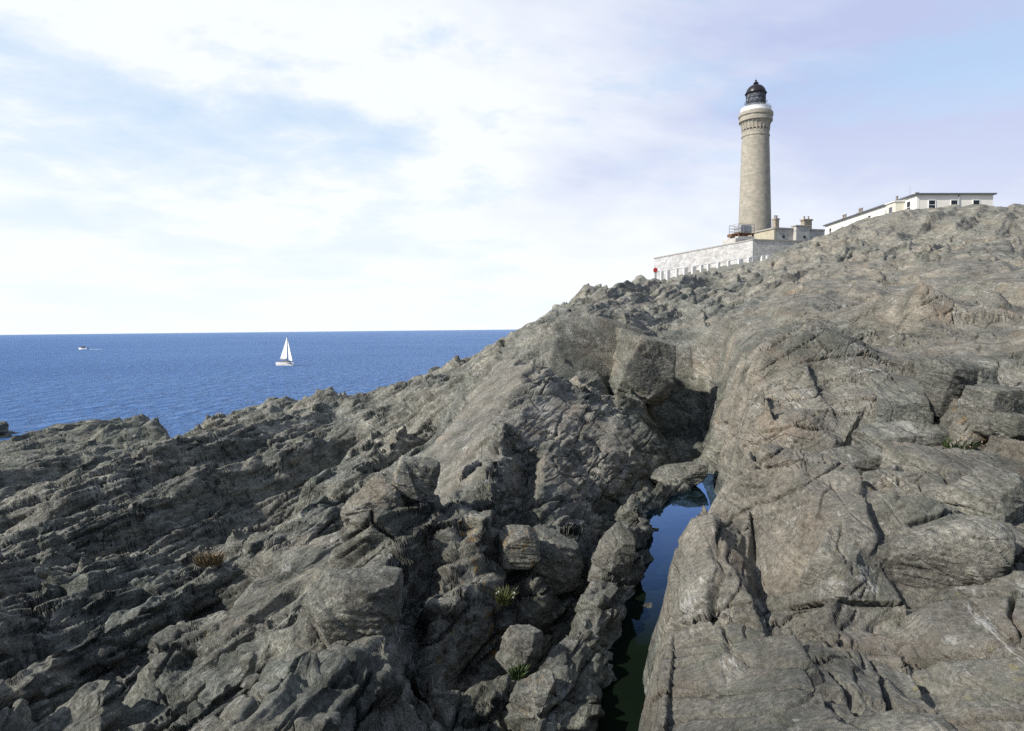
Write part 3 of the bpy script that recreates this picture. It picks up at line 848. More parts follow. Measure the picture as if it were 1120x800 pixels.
t = NT('pool_water'); pos = t.geo()
n = t.noise(pos, 6.0, 3, 0.5)
nr = t.bump(n, 0.06, 0.02)
t.n.remove(t.b)
df_ = t.node('ShaderNodeBsdfDiffuse', {'Color': t.mix(t.noise(pos, 1.5, 4), (0.003, 0.006, 0.004), (0.008, 0.013, 0.007)), 'Normal': nr})
gl_ = t.node('ShaderNodeBsdfGlossy', {'Color': (0.30, 0.52, 1.0, 1), 'Roughness': 0.02, 'Normal': nr})
fz = t.node('ShaderNodeFresnel', {'IOR': 1.33, 'Normal': nr}).outputs[0]
fac = t.math('MULTIPLY', t.math('SUBTRACT', fz, 0.085), 2.9, clamp=True)
mxs = t.node('ShaderNodeMixShader', {0: fac, 1: df_.outputs[0], 2: gl_.outputs[0]})
t.l.new(mxs.outputs[0], t.n['Material Output'].inputs['Surface'])
bm = bmesh.new()
ys = np.linspace(2.0, 17.3, 40)
prev = None
for y in ys:
    a = bm.verts.new((float(np.interp(y, gy, gl)) - 0.3, y, EYE + POOL_Z)); b = bm.verts.new((float(np.interp(y, gy, gr)) + 0.3, y, EYE + POOL_Z))
    if prev: bm.faces.new((prev[0], prev[1], b, a))
    prev = (a, b)
tag(obj('rock_pool_water', bm, t.m), 'still dark water of the narrow rock pool in the gully, mirroring blue sky', None, None, 'structure')

# ------------------------------------------------------------------ sky and sun
SUN_AZ, SUN_EL = R(-114), R(38)            # clockwise from the view direction: from the left, a little behind
w = bpy.data.worlds.new('World'); SC.world = w; w.use_nodes = True
T = NT.__new__(NT); T.m = w; T.t = w.node_tree; T.n = T.t.nodes; T.l = T.t.links; T.b = None
bg = T.n['Background']
sky = T.n.new('ShaderNodeTexSky'); sky.sky_type = 'NISHITA'; sky.sun_disc = False
sky.sun_elevation = SUN_EL; sky.sun_rotation = SUN_AZ; sky.air_density = 1.0; sky.dust_density = 1.2; sky.ozone_density = 1.5
dirn = T.n.new('ShaderNodeTexCoord').outputs['Generated']
sep = T.node('ShaderNodeSeparateXYZ', {'Vector': dirn})
zc = T.math('ADD', T.math('MAXIMUM', sep.outputs[2], 0.0), 0.14)
px = T.math('DIVIDE', sep.outputs[0], zc); py = T.math('DIVIDE', sep.outputs[1], zc)
cv = T.node('ShaderNodeCombineXYZ', {'X': px, 'Y': py, 'Z': 0.0}).outputs[0]
cl = T.noise(T.node('ShaderNodeVectorMath', {0: cv, 1: (2.55, 3.9, 0.0)}).outputs[0], 0.62, 10, 0.57, 0.3)
cl2 = T.noise(cv, 0.22, 3, 0.5, 0.0)
clh = T.noise(cv, 1.9, 8, 0.6, 0.2)
lowl = T.math('ADD', T.math('ADD', T.math('MULTIPLY', cl, 0.52), T.math('MULTIPLY', clh, 0.36)), T.math('ADD', T.math('MULTIPLY', cl2, 0.27), T.math('MULTIPLY', T.math('MAXIMUM', sep.outputs[0], -0.15), 0.11)))
mask = T.ramp(lowl, [(0.46, 0.24), (0.52, 0.52), (0.565, 0.92), (0.75, 1.0)])
shn = T.math('ADD', T.noise(cv, 0.45, 6, 0.58, 0.3), T.math('SUBTRACT', T.math('MULTIPLY', sep.outputs[0], 0.55), T.math('MULTIPLY', zc, -0.18)))
shade = T.ramp(shn, [(0.58, 1.0), (0.80, 0.0)])
blue = T.mix(0.65, sky.outputs[0], (5.2, 7.3, 9.8))
cloud = T.mix(shade, (4.5, 5.0, 7.2), (8.4, 8.65, 8.9))
c = T.mix(mask, blue, cloud)
hi = T.ramp(sep.outputs[2], [(0.40, 0.0), (0.80, 1.0)])
c = T.mix(T.math('MULTIPLY', hi, 0.9), c, T.mix(0.5, sky.outputs[0], (3.0, 4.0, 5.8)))
haze = T.ramp(sep.outputs[2], [(0.0, 1.0), (0.10, 0.72), (0.30, 0.0)])
side = T.ramp(T.math('ADD', T.math('MULTIPLY', sep.outputs[1], 0.75), T.math('MULTIPLY', sep.outputs[0], -0.45)), [(0.0, 0.12), (0.35, 0.72), (0.8, 1.0)])
c = T.mix(T.math('MULTIPLY', haze, T.math('MULTIPLY', side, 0.92)), c, (8.3, 8.7, 9.2))
back = T.ramp(T.math('SUBTRACT', 0.8, sep.outputs[1]), [(0.5, 0.0), (1.0, 1.0)])
c = T.mix(T.math('MULTIPLY', back, 0.8), c, T.mix(0.5, sky.outputs[0], (3.6, 4.4, 6.0)))
T.l.new(c, bg.inputs['Color'])
bg.inputs['Strength'].default_value = 0.10

sun = bpy.data.lights.new('sun', 'SUN'); sun.energy = 4.5; sun.angle = R(0.6); sun.color = (1.0, 0.955, 0.89)
so = bpy.data.objects.new('sun', sun); COL.objects.link(so)
sd = Vector((math.sin(SUN_AZ) * math.cos(SUN_EL), math.cos(SUN_AZ) * math.cos(SUN_EL), math.sin(SUN_EL)))
so.rotation_euler = sd.to_track_quat('Z', 'Y').to_euler()
so.location = (-60, -20, 60)

SC.view_settings.view_transform = 'Standard'; SC.view_settings.look = 'None'
SC.view_settings.gamma = 1.0; SC.view_settings.use_curve_mapping = False
SC.view_settings.exposure = 0.25
SC.cycles.max_bounces = 5; SC.cycles.diffuse_bounces = 3; SC.cycles.glossy_bounces = 3
SC.cycles.use_denoising = False
# ------------------------------------------------------------------ mesh helpers for built things
def bx(bm, c, s, rz=0.0, bev=0.0):
    """box of size s centred at c, turned by rz about the vertical"""
    r = bmesh.ops.create_cube(bm, size=1.0)
    vs = r['verts']
    m = Matrix.Translation(c) @ Matrix.Rotation(rz, 4, 'Z') @ Matrix.Diagonal((*s, 1))
    bmesh.ops.transform(bm, matrix=m, verts=vs)
    if bev:
        es = list({e for v in vs for e in v.link_edges})
        bmesh.ops.bevel(bm, geom=es, offset=bev, segments=1, affect='EDGES')


def box(name, c, s, mat, parent, rz=0.0, bev=0.0):
    bm = bmesh.new(); bx(bm, c, s, rz, bev)
    return obj(name, bm, mat, parent)


def lathe_bm(bm, prof, n=48, c=(0, 0), caps=True):
    rings = []
    for r, z in prof:
        rings.append([bm.verts.new((c[0] + r * math.cos(2 * math.pi * k / n), c[1] + r * math.sin(2 * math.pi * k / n), z)) for k in range(n)])
    for a, b in zip(rings[:-1], rings[1:]):
        for k in range(n): bm.faces.new((a[k], a[(k + 1) % n], b[(k + 1) % n], b[k]))
    if caps:
        bm.faces.new(rings[0][::-1]); bm.faces.new(rings[-1])


def lathe(name, prof, mat, parent, n=48, smooth=True, c=(0, 0)):
    bm = bmesh.new(); lathe_bm(bm, prof, n, c)
    o = obj(name, bm, mat, parent)
    if smooth:
        for p in o.data.polygons: p.use_smooth = len(p.vertices) == 4
        try: o.data.set_sharp_from_angle(angle=R(35))
        except Exception: pass
    return o


def tube_bm(bm, pts, r, n=8):
    pts = [Vector(p) for p in pts]
    rings = []
    for i, p in enumerate(pts):
        d = (pts[min(i + 1, len(pts) - 1)] - pts[max(i - 1, 0)]).normalized()
        a = d.orthogonal().normalized(); b = d.cross(a)
        rr = r[i] if isinstance(r, (list, tuple)) else r
        rings.append([bm.verts.new(p + a * rr * math.cos(2 * math.pi * k / n) + b * rr * math.sin(2 * math.pi * k / n)) for k in range(n)])
    for A, B in zip(rings[:-1], rings[1:]):
        # keep rings untwisted
        o = min(range(n), key=lambda s: (A[0].co - B[s].co).length)
        for k in range(n): bm.faces.new((A[k], A[(k + 1) % n], B[(k + 1 + o) % n], B[(k + o) % n]))
    bm.faces.new(rings[0][::-1]); bm.faces.new(rings[-1])


def tube(name, pts, r, mat, parent=None, n=8):
    bm = bmesh.new(); tube_bm(bm, pts, r, n)
    return obj(name, bm, mat, parent, True)


def local(root, p): return Vector(p) - root.location


# ------------------------------------------------------------------ materials of the station
def brick_mat(name, c1, c2, mortar, w_, h_, radial=False, rough=0.8, stain=(0.2, 0.18, 0.14), samt=0.56, bumpd=0.03):
    t = NT(name); p = t.objc()
    s = t.node('ShaderNodeSeparateXYZ', {'Vector': p})
    if radial:
        u = t.math('MULTIPLY', t.math('ARCTAN2', s.outputs[1], s.outputs[0]), 3.5)
    else:
        u = t.math('ADD', s.outputs[0], s.outputs[1])
    uv = t.node('ShaderNodeCombineXYZ', {'X': u, 'Y': s.outputs[2], 'Z': 0.0}).outputs[0]
    b = t.node('ShaderNodeTexBrick', {'Vector': uv, 'Color1': (*c1, 1), 'Color2': (*c2, 1), 'Mortar': (*mortar, 1), 'Scale': 1.0, 'Mortar Size': 0.012, 'Bias': 0.0, 'Brick Width': w_, 'Row Height': h_})
    n = t.noise(p, 0.9, 6, 0.65); n2 = t.noise(p, 3.5, 6, 0.7, 0.3)
    c = t.mix(0.5, b.outputs['Color'], t.ramp(n, [(0.3, 0.3), (0.7, 0.7)]), 'OVERLAY')
    c = t.mix(t.ramp(n2, [(samt, 0.0), (samt + 0.1, 0.7)]), c, stain)
    hh = t.math('SUBTRACT', t.math('MULTIPLY', n2, 0.6), t.math('MULTIPLY', b.outputs['Fac'], 0.5))
    return t.set(color=c, rough=rough, spec=0.25, normal=t.bump(hh, 0.7, bumpd))


M_TOWER = brick_mat('tower_granite', (0.40, 0.36, 0.285), (0.32, 0.295, 0.24), (0.28, 0.255, 0.21), 1.1, 0.42, True, stain=(0.23, 0.20, 0.155))
M_WASH = brick_mat('whitewashed_rubble', (0.58, 0.57, 0.55), (0.42, 0.41, 0.39), (0.50, 0.49, 0.47), 0.75, 0.42, False, stain=(0.17, 0.155, 0.14), samt=0.545, bumpd=0.08)
M_CREAM = painted('ochre_render', (0.46, 0.42, 0.31), 0.15, 0.8, 0.8, (0.45, 0.33, 0.15), amt=0.6)
M_GREYW = brick_mat('grey_stone_blocks', (0.52, 0.50, 0.46), (0.44, 0.43, 0.40), (0.40, 0.38, 0.35), 1.0, 0.45, False, stain=(0.30, 0.28, 0.24))
M_WHITE = painted('white_paint', (0.80, 0.80, 0.78), 0.04, 1.2, 0.6, (0.62, 0.60, 0.56), amt=0.66)
M_HOUSE = painted('white_house_render', (0.80, 0.77, 0.68), 0.05, 0.7, 0.7, (0.64, 0.58, 0.46), amt=0.66)
M_YELLOW = painted('yellow_paint', (0.68, 0.65, 0.54), 0.05, 1.2, 0.6)
M_COPE = painted('coping_stone', (0.33, 0.31, 0.28), 0.2, 1.5, 0.85)
M_ROOF = painted('roof_slate', (0.115, 0.12, 0.135), 0.2, 1.5, 0.6)
M_CHIM = painted('chimney_stone', (0.36, 0.31, 0.24), 0.2, 1.5, 0.85, (0.2, 0.17, 0.13))
M_POT = painted('chimney_clay', (0.26, 0.22, 0.18), 0.2, 3.0, 0.8)
M_BLACK = painted('black_paint', (0.022, 0.020, 0.022), 0.2, 2.0, 0.35)
M_RUST = painted('rusty_iron', (0.16, 0.085, 0.05), 0.3, 3.0, 0.8, (0.30, 0.22, 0.16), amt=0.56)
M_GREY = painted('grey_metal', (0.34, 0.35, 0.36), 0.1, 2.0, 0.5)
M_RED = painted('red_paint', (0.36, 0.03, 0.028), 0.1, 3.0, 0.45)
M_POST = painted('weathered_white_concrete', (0.72, 0.71, 0.68), 0.08, 2.0, 0.8, (0.35, 0.33, 0.29), amt=0.62)
M_PANE = painted('window_glass', (0.02, 0.025, 0.03), 0.1, 1.0, 0.08)
t = NT('lantern_glass')
t.b.inputs['Transmission Weight'].default_value = 0.85; t.b.inputs['IOR'].default_value = 1.05
M_LGLASS = t.set(color=(0.80, 0.86, 0.92), rough=0.03)
M_LENS = painted('lens_glass', (0.10, 0.11, 0.13), 0.2, 2.0, 0.1)

# ------------------------------------------------------------------ lighthouse
LY = 153.0
base = P(825.5, 266, LY); base.z = EYE + 12.6
lh = thing('lighthouse', 'tall tapering granite lighthouse tower with black domed lantern behind the white wall', 'lighthouse', base)
lh.scale = (0.935, 0.935, 1.0)
def lz(v): return P(823, v, LY).z - base.z
mpp = LY / FPX
z0 = lz(250)
prof = [(3.95, 0.0), (3.85, z0 * .4), (3.74, z0), (3.55, lz(225)), (3.36, lz(195)), (3.19, lz(168)), (3.08, lz(150.5)), (3.22, lz(150.2)), (3.22, lz(149.2)), (3.08, lz(148.9)), (3.08, lz(144))]
lathe('tower', prof, M_TOWER, lh, 64)
# corbelled head: a flaring drum with narrow brackets and the moulded cornice
zc0, zc1 = lz(142.5), lz(134)
lathe('gallery_cornice', [(3.06, zc0), (3.14, zc0 + (zc1 - zc0) * .5), (3.40, zc1), (3.78, zc1 + .02), (3.80, lz(131)), (3.66, lz(130.4)), (3.70, lz(128.6)), (3.92, lz(128)), (3.92, lz(125)), (3.70, lz(124.2)), (3.70, lz(123.6))], M_TOWER, lh, 64)
for k in range(24):
    a = 2 * math.pi * k / 24
    bm = bmesh.new()
    ca, sa = math.cos(a), math.sin(a)
    prof2 = [(3.02, zc0 - 0.5), (3.16, zc0 - 0.4), (3.28, (zc0 + zc1) / 2 + .2), (3.58, zc1 - .15), (3.58, zc1), (3.02, zc1)]
    A = [bm.verts.new((r * ca - 0.12 * -sa, r * sa - 0.12 * ca, z)) for r, z in prof2]
    B = [bm.verts.new((r * ca + 0.12 * -sa, r * sa + 0.12 * ca, z)) for r, z in prof2]
    bm.faces.new(A[::-1]); bm.faces.new(B)
    for i in range(len(A)): bm.faces.new((A[i], A[(i + 1) % 6], B[(i + 1) % 6], B[i]))
    bmesh.ops.recalc_face_normals(bm, faces=bm.faces)
    obj('corbel', bm, M_TOWER, lh)
lathe('gallery_parapet', [(3.42, lz(123.6)), (3.42, lz(119.8)), (3.48, lz(119.7)), (3.48, lz(119.1)), (3.20, lz(119.1)), (3.20, lz(122.4)), (0.2, lz(122.4))], M_WHITE, lh, 64)
lathe('murette', [(2.26, lz(122.4)), (2.26, lz(118.8)), (2.40, lz(118.8)), (2.40, lz(118.2)), (2.2, lz(118.2))], M_WHITE, lh, 48)
zg0, zg1 = lz(118.2), lz(103.2)
lr = thing('lantern_room', None, None); lr.parent = lh
lathe('glazing', [(2.14, zg0), (2.14, zg1)], M_LGLASS, lr, 48)
bm = bmesh.new()
for k in range(12):
    for s in (1, -1):
        for seg in range(3):
            pts = []
            for q in range(4):
                f = (seg + q / 3) / 3; a = 2 * math.pi * (k + s * f * 1.5) / 12
                pts.append((2.20 * math.cos(a), 2.20 * math.sin(a), zg0 + (zg1 - zg0) * f))
            tube_bm(bm, pts, 0.042, 5)
for f in (0.0, 0.333, 0.667, 1.0):
    ring = [(2.2 * math.cos(2 * math.pi * k / 36), 2.2 * math.sin(2 * math.pi * k / 36), zg0 + (zg1 - zg0) * f) for k in range(37)]
    tube_bm(bm, ring, 0.06, 5)
obj('astragal', bm, M_BLACK, lr)
lathe('lens', [(0.5, zg0 + .02), (1.05, zg0 + .35), (1.35, (zg0 + zg1) / 2), (1.05, zg1 - .35), (0.5, zg1 - .02)], M_LENS, lr, 32)
zd = lz(102.6)
bm = bmesh.new()
ga = [bm.verts.new((2.08 * math.cos(R(-20 + 6.0 * k)), 2.08 * math.sin(R(-20 + 6.0 * k)), zg0 + .01)) for k in range(25)]
gb = [bm.verts.new((v.co.x, v.co.y, zg1 - .01)) for v in ga]
for k in range(24): bm.faces.new((ga[k], ga[k + 1], gb[k + 1], gb[k]))
o = obj('blank_panel', bm, M_BLACK, lr, True)
md = o.modifiers.new('thickness', 'SOLIDIFY'); md.thickness = .04
dome = lathe('dome', [(2.42, zg1), (2.50, zg1 + .12), (2.42, zd + .05), (2.30, zd + .10), (2.22, lz(100.2)), (2.02, lz(98.0)), (1.68, lz(95.9)), (1.20, lz(94.2)), (0.70, lz(93.1)), (0.40, lz(92.7))], M_BLACK, lh, 48)
lathe('ventilator', [(0.40, lz(92.8)), (0.50, lz(92.4)), (0.62, lz(91.4)), (0.50, lz(90.4)), (0.22, lz(89.9)), (0.22, lz(88.6)), (0.30, lz(88.3)), (0.05, lz(87.6)), (0.03, lz(85.2))], M_BLACK, dome, 20)
bm = bmesh.new()
for zz in (lz(118.8), lz(117.6)):
    tube_bm(bm, [(3.34 * math.cos(2 * math.pi * k / 40), 3.34 * math.sin(2 * math.pi * k / 40), zz) for k in range(41)], 0.03, 5)
for k in range(20):
    a = 2 * math.pi * k / 20
    tube_bm(bm, [(3.34 * math.cos(a), 3.34 * math.sin(a), lz(119.95)), (3.34 * math.cos(a), 3.34 * math.sin(a), lz(117.5))], 0.03, 5)
obj('railing', bm, M_GREY, lh)
bm = bmesh.new()
tube_bm(bm, [(2.55 * math.cos(2 * math.pi * k / 40), 2.55 * math.sin(2 * math.pi * k / 40), lz(112.5)) for k in range(41)], 0.05, 5)
for k in range(10):
    a = 2 * math.pi * k / 10
    tube_bm(bm, [(2.3 * math.cos(a), 2.3 * math.sin(a), lz(112.5)), (2.58 * math.cos(a), 2.58 * math.sin(a), lz(112.5))], 0.04, 5)
obj('handrail', bm, M_BLACK, lr)

# ------------------------------------------------------------------ the walled enclosure below the tower
def wall_run(name, a, b, thick, zb, mat, parent, zt=None):
    """upright slab from a to b (tops at a.z, b.z), down to zb"""
    d = Vector((b.x - a.x, b.y - a.y, 0)).normalized(); n = Vector((-d.y, d.x, 0)) * thick
    bm = bmesh.new()
    L = [bm.verts.new(v) for v in ((a.x, a.y, zb), (b.x, b.y, zb), (b.x, b.y, b.z), (a.x, a.y, a.z))]
    K = [bm.verts.new(Vector(v.co) + n) for v in L]
    bm.faces.new(L); bm.faces.new(K[::-1])
    for i in range(4): bm.faces.new((L[(i + 1) % 4], L[i], K[i], K[(i + 1) % 4]))
    bmesh.ops.recalc_face_normals(bm, faces=bm.faces)
    return obj(name, bm, mat, parent)


cn = P(823.5, 263.0, 135); fr = P(715.5, 283.4, 169); rt = P(936, 268.0, 142)
fr.z = cn.z; rt.z = cn.z
ew = thing('enclosure_wall', 'long whitewashed rubble wall with stone coping below the lighthouse', 'wall', (cn.x, cn.y, EYE + 12.0))
wl = [local(ew, v) for v in (cn, fr, rt)]
wall_run('whitewashed_wall', wl[1], wl[0], 0.7, -2.5, M_WASH, ew)
wall_run('whitewashed_wall', wl[0] + Vector((.0, .004, 0)), wl[2], 0.7, -2.5, M_WASH, ew)
def cope(a, b):
    u = Vector((0, 0, .003)); d = (b - a).normalized() * .05; n = Vector((-d.y, d.x, 0)).normalized() * .1
    A = a - d - n + u + Vector((0, 0, .26)); B = b + d - n + u + Vector((0, 0, .26))
    wall_run('coping', A, B, 0.9, a.z + .003, M_COPE, ew)
cope(wl[1], wl[0]); cope(wl[0] + Vector((.2, .03, -.01)), wl[2] + Vector((0, 0, -.01)))

# fog signal platform behind the corner of that wall
fp = P(809, 262, 143); fp.z = cn.z - .6
ang = math.atan2(fr.y - cn.y, fr.x - cn.x)
fg = thing('fog_signal_platform', 'rusty railed metal platform on a stepped stone base behind the wall corner', 'platform', fp, ang - R(90))
m = 143 / FPX
bm = bmesh.new(); bx(bm, (0, 0, .9), (28 * m, 4.2, 1.8), 0, .05); bx(bm, (.4, .1, 2.0), (22 * m, 3.4, .5), 0, .04)
obj('stone_base', bm, M_GREYW, fg)
bm = bmesh.new()
bx(bm, (.5, 0, 2.9), (21 * m, 3.2, .22))
for sx in (-1, 1):
    for sy in (-1, 1): bx(bm, (.5 + sx * 9 * m, sy * 1.4, 2.52), (.3, .3, .56))
bx(bm, (-9 * m, 0, 2.52), (1.6, 1.5, .56))
bx(bm, (.2, -1.0, 2.52), (1.4, .8, .50))
obj('deck', bm, M_RUST, fg)
bm = bmesh.new()
for zz in (3.5, 4.1, 4.75):
    for sy in (-1.5, 1.5): bx(bm, (.5, sy, zz), (21 * m, .07, .09))
    for sx in (-10.3, 10.3): bx(bm, (.5 + sx * m, 0, zz), (.07, 3.0, .09))
for k in range(4):
    for sy in (-1.5, 1.5): bx(bm, (.5 + (-10.2 + 6.8 * k) * m, sy, 3.9), (.1, .1, 1.78))
obj('railing', bm, M_GREY, fg)
box('equipment_cabin', (.9, .1, 3.86), (14 * m, 2.2, 1.66), M_GREY, fg, 0, .04)

# ------------------------------------------------------------------ engine block beside the tower
kc_ = P(847, 250.5, 143); kl = P(822, 255.5, 150.2); kr_ = P(902, 253.0, 147); kl.z = kr_.z = kc_.z
eb = thing('keepers_block', 'low flat-roofed stone block with an ochre side wall beside the lighthouse tower', 'building', (kc_.x, kc_.y, EYE + 12.5))
a, b, c = local(eb, kc_), local(eb, kl), local(eb, kr_)
d4 = b + (c - a)
for nm, q, mt in (('side_wall', (b, a), M_CREAM), ('front_wall', (a + Vector((.004, .004, 0)), c), M_GREYW)):
    wall_run(nm, q[0], q[1], 0.5, 0, mt, eb)
bm = bmesh.new()
f = [bm.verts.new(v + Vector((0, 0, -.3))) for v in (a, c, d4, b)]; bm.faces.new(f); obj('roof', bm, M_ROOF, eb)
wall_run('rear_wall', c + Vector((-.003, 0.01, 0)), d4, 0.5, 0, M_GREYW, eb)
for q0, q1 in ((b, a), (a, c)):
    n = Vector((q1.y - q0.y, -(q1.x - q0.x), 0)).normalized() * .2
    up = Vector((0, 0, .32 if q0 is b else .316))
    wall_run('cornice', q0 + n + up, q1 + n + up, .75, a.z + (.003 if q0 is b else .006), M_COPE, eb)
dirf = (c - a).normalized(); nf = Vector((dirf.y, -dirf.x, 0)); rzf = math.atan2(dirf.y, dirf.x)
pp = a + dirf * (33.5 * 145 / FPX) + nf * .25
box('projecting_bay', (pp.x, pp.y, a.z / 2 + .3), (18 * 145 / FPX, 1.3, a.z + .55), M_GREYW, eb, rzf, .03)
box('bay_cornice', (pp.x, pp.y, a.z + .72), (19.4 * 145 / FPX, 1.6, .28), M_COPE, eb, rzf, .03)
for ux in (12, 35.5):
    q = a + dirf * (ux * 144 / FPX) + nf * (0.03 if ux < 20 else .93)
    box('window', (q.x, q.y, a.z - 1.55), (.55, .12, .5), M_PANE, eb, rzf)
def chimney(root, p, w_, d_, h_, npots, rz, mat=M_CHIM, name='chimney'):
    """p: base centre, in the root's frame"""
    bm = bmesh.new()
    bx(bm, (p.x, p.y, p.z + h_ * .5), (w_, d_, h_), rz)
    bx(bm, (p.x, p.y, p.z + h_ * .06), (w_ * 1.18, d_ * 1.18, h_ * .12), rz)
    bx(bm, (p.x, p.y, p.z + h_ * .96), (w_ * 1.22, d_ * 1.22, h_ * .10), rz)
    ch = obj(name, bm, mat, root)
    for k in range(npots):
        off = (k - (npots - 1) / 2) * w_ * .55
        x, y = p.x + off * math.cos(rz), p.y + off * math.sin(rz)
        lathe('chimney_pot', [(.17, p.z + h_), (.14, p.z + h_ + .5), (.20, p.z + h_ + .62), (.20, p.z + h_ + .7), (.1, p.z + h_ + .7)], M_POT, ch, 12, True, (x, y))
q = P(848.5, 250, 146); q.z = kc_.z - .2
chimney(eb, local(eb, q), .95, 1.0, 2.75, 2, rzf)
q = P(882, 248, 148.5); q.z = kc_.z - .2
chimney(eb, local(eb, q), 2.0, 1.1, 2.9, 2, rzf)

# ------------------------------------------------------------------ white cottages on the crest
ha = P(1003, 213.2, 100); hb = P(903, 247.2, 130); hc = P(1086.5, 213.8, 100.5)
hb.z = hc.z = ha.z; zb = EYE + 13.6
ho = thing('white_cottage', 'long low white house with dark eaves and small windows above the rocky crest', 'house', (ha.x, ha.y, zb))
a, b, c = local(ho, ha), local(ho, hb), local(ho, hc); d4 = b + (c - a)
wall_run('side_wall', b, a, .4, 0, M_HOUSE, ho)
wall_run('front_wall', a + Vector((.004, .003, 0)), c, .4, 0, M_HOUSE, ho)
wall_run('end_wall', c + Vector((.003, .004, 0)), d4, .4, 0, M_HOUSE, ho)
bm = bmesh.new()
dl_ = (b - a).normalized(); df = (c - a).normalized(); o_ = .35
cor = [a - dl_ * o_ - df * o_, c - dl_ * o_ + df * o_, d4 + dl_ * o_ + df * o_, b + dl_ * o_ - df * o_]
lo = [bm.verts.new(v + Vector((0, 0, .003))) for v in cor]; up = [bm.verts.new(v + Vector((0, 0, .2))) for v in cor]
mid = (a + c) / 2
r0 = bm.verts.new(mid + dl_ * 4.0 + Vector((0, 0, .75))); r1 = bm.verts.new(mid + (b - a) - dl_ * 4.0 + Vector((0, 0, .75)))
bm.faces.new(lo[::-1])
for i in range(4): bm.faces.new((lo[i], lo[(i + 1) % 4], up[(i + 1) % 4], up[i]))
bm.faces.new((up[0], up[1], r0)); bm.faces.new((up[1], up[2], r1, r0)); bm.faces.new((up[2], up[3], r1)); bm.faces.new((up[3], up[0], r0, r1))
bmesh.ops.recalc_face_normals(bm, faces=bm.faces)
roof = obj('roof', bm, M_ROOF, ho)
rzf2 = math.atan2(df.y, df.x); rzl = math.atan2(dl_.y, dl_.x)
def window(root, p, w_, h_, rz, nrm, bars=1):
    """p: centre of the window on the wall face"""
    fr_ = bmesh.new()
    n = Vector((nrm.x, nrm.y, 0)).normalized()
    c_ = p + n * .02
    T_ = Matrix.Rotation(rz, 3, 'Z')
    for sx, sz, wx_, wz_ in ((-1, 0, .07, h_), (1, 0, .07, h_), (0, -1, w_, .07), (0, 1, w_, .07)):
        bx(fr_, c_ + T_ @ Vector((sx * w_ / 2, 0, 0)) + Vector((0, 0, sz * h_ / 2)), (wx_ if sx == 0 else .08, .10, wz_ + (.07 if sx else 0) if sz == 0 else .08), rz)
    bx(fr_, c_, (w_ - .08, .06, .06), rz)
    f_ = obj('window', fr_, M_WHITE, root)
    box('pane', p + n * .005, (w_ - .04, .03, h_ - .04), M_PANE, f_, rz)
    box('sill', p + n * .08 + Vector((0, 0, -h_ / 2 - .09)), (w_ + .2, .22, .08), M_GREY, f_, rz)
nfr = Vector((df.y, -df.x, 0)); nlf = Vector((-dl_.y, dl_.x, 0))
if nfr.y > 0: nfr = -nfr
if nlf.x > 0: nlf = -nlf
for u in (1019, 1044, 1069):
    t_ = (P(u, 225, 100.2).x - ha.x) / (hc.x - ha.x)
    window(ho, a + (c - a) * t_ + Vector((0, 0, -1.45)), 1.05, 1.35, rzf2, nfr)
for s_, hh_ in ((2.0, 1.7), (8.0, 1.4), (13.5, 1.4), (27.8, 1.5)):
    window(ho, a + dl_ * s_ + Vector((0, 0, -1.45)), 1.0, hh_, rzl, nlf)
po = a + dl_ * 4.4 + nlf * .7
pr = box('porch', (po.x, po.y, a.z - 1.9), (2.6, 1.4, 3.0), M_YELLOW, ho, rzl, .02)
box('porch_roof', (po.x, po.y, a.z - .32), (2.9, 1.8, .14), M_WHITE, pr, rzl)
q = po + nlf * .71
box('porch_door', (q.x, q.y, a.z - 2.0), (.9, .06, 2.0), M_ROOF, pr, rzl)
for s_, w_, np_, in_ in ((1.2, .5, 0, .6), (9.6, .7, 1, 2.4), (20.5, 1.4, 2, 2.0), (27.0, 1.5, 2, 2.2)):
    q = a + dl_ * s_ + df * in_ + Vector((0, 0, .15))
    chimney(ho, q, w_, .6, .8 if np_ else .45, np_, rzl + R(90) if np_ == 1 else rzl, M_WHITE if np_ < 1 else M_CHIM)
bm = bmesh.new()
q = a + dl_ * 7.0 + df * 3 + Vector((0, 0, .5))
tube_bm(bm, [q, q + Vector((0, 0, 2.2))], .03, 5); obj('aerial', bm, M_GREY, roof)
tube('drainpipe', [c + nfr * .12 - df * 5.2 + Vector((0, 0, -.05)), c + nfr * .12 - df * 5.2 + Vector((0, 0, -4.4))], .06, M_GREY, ho)

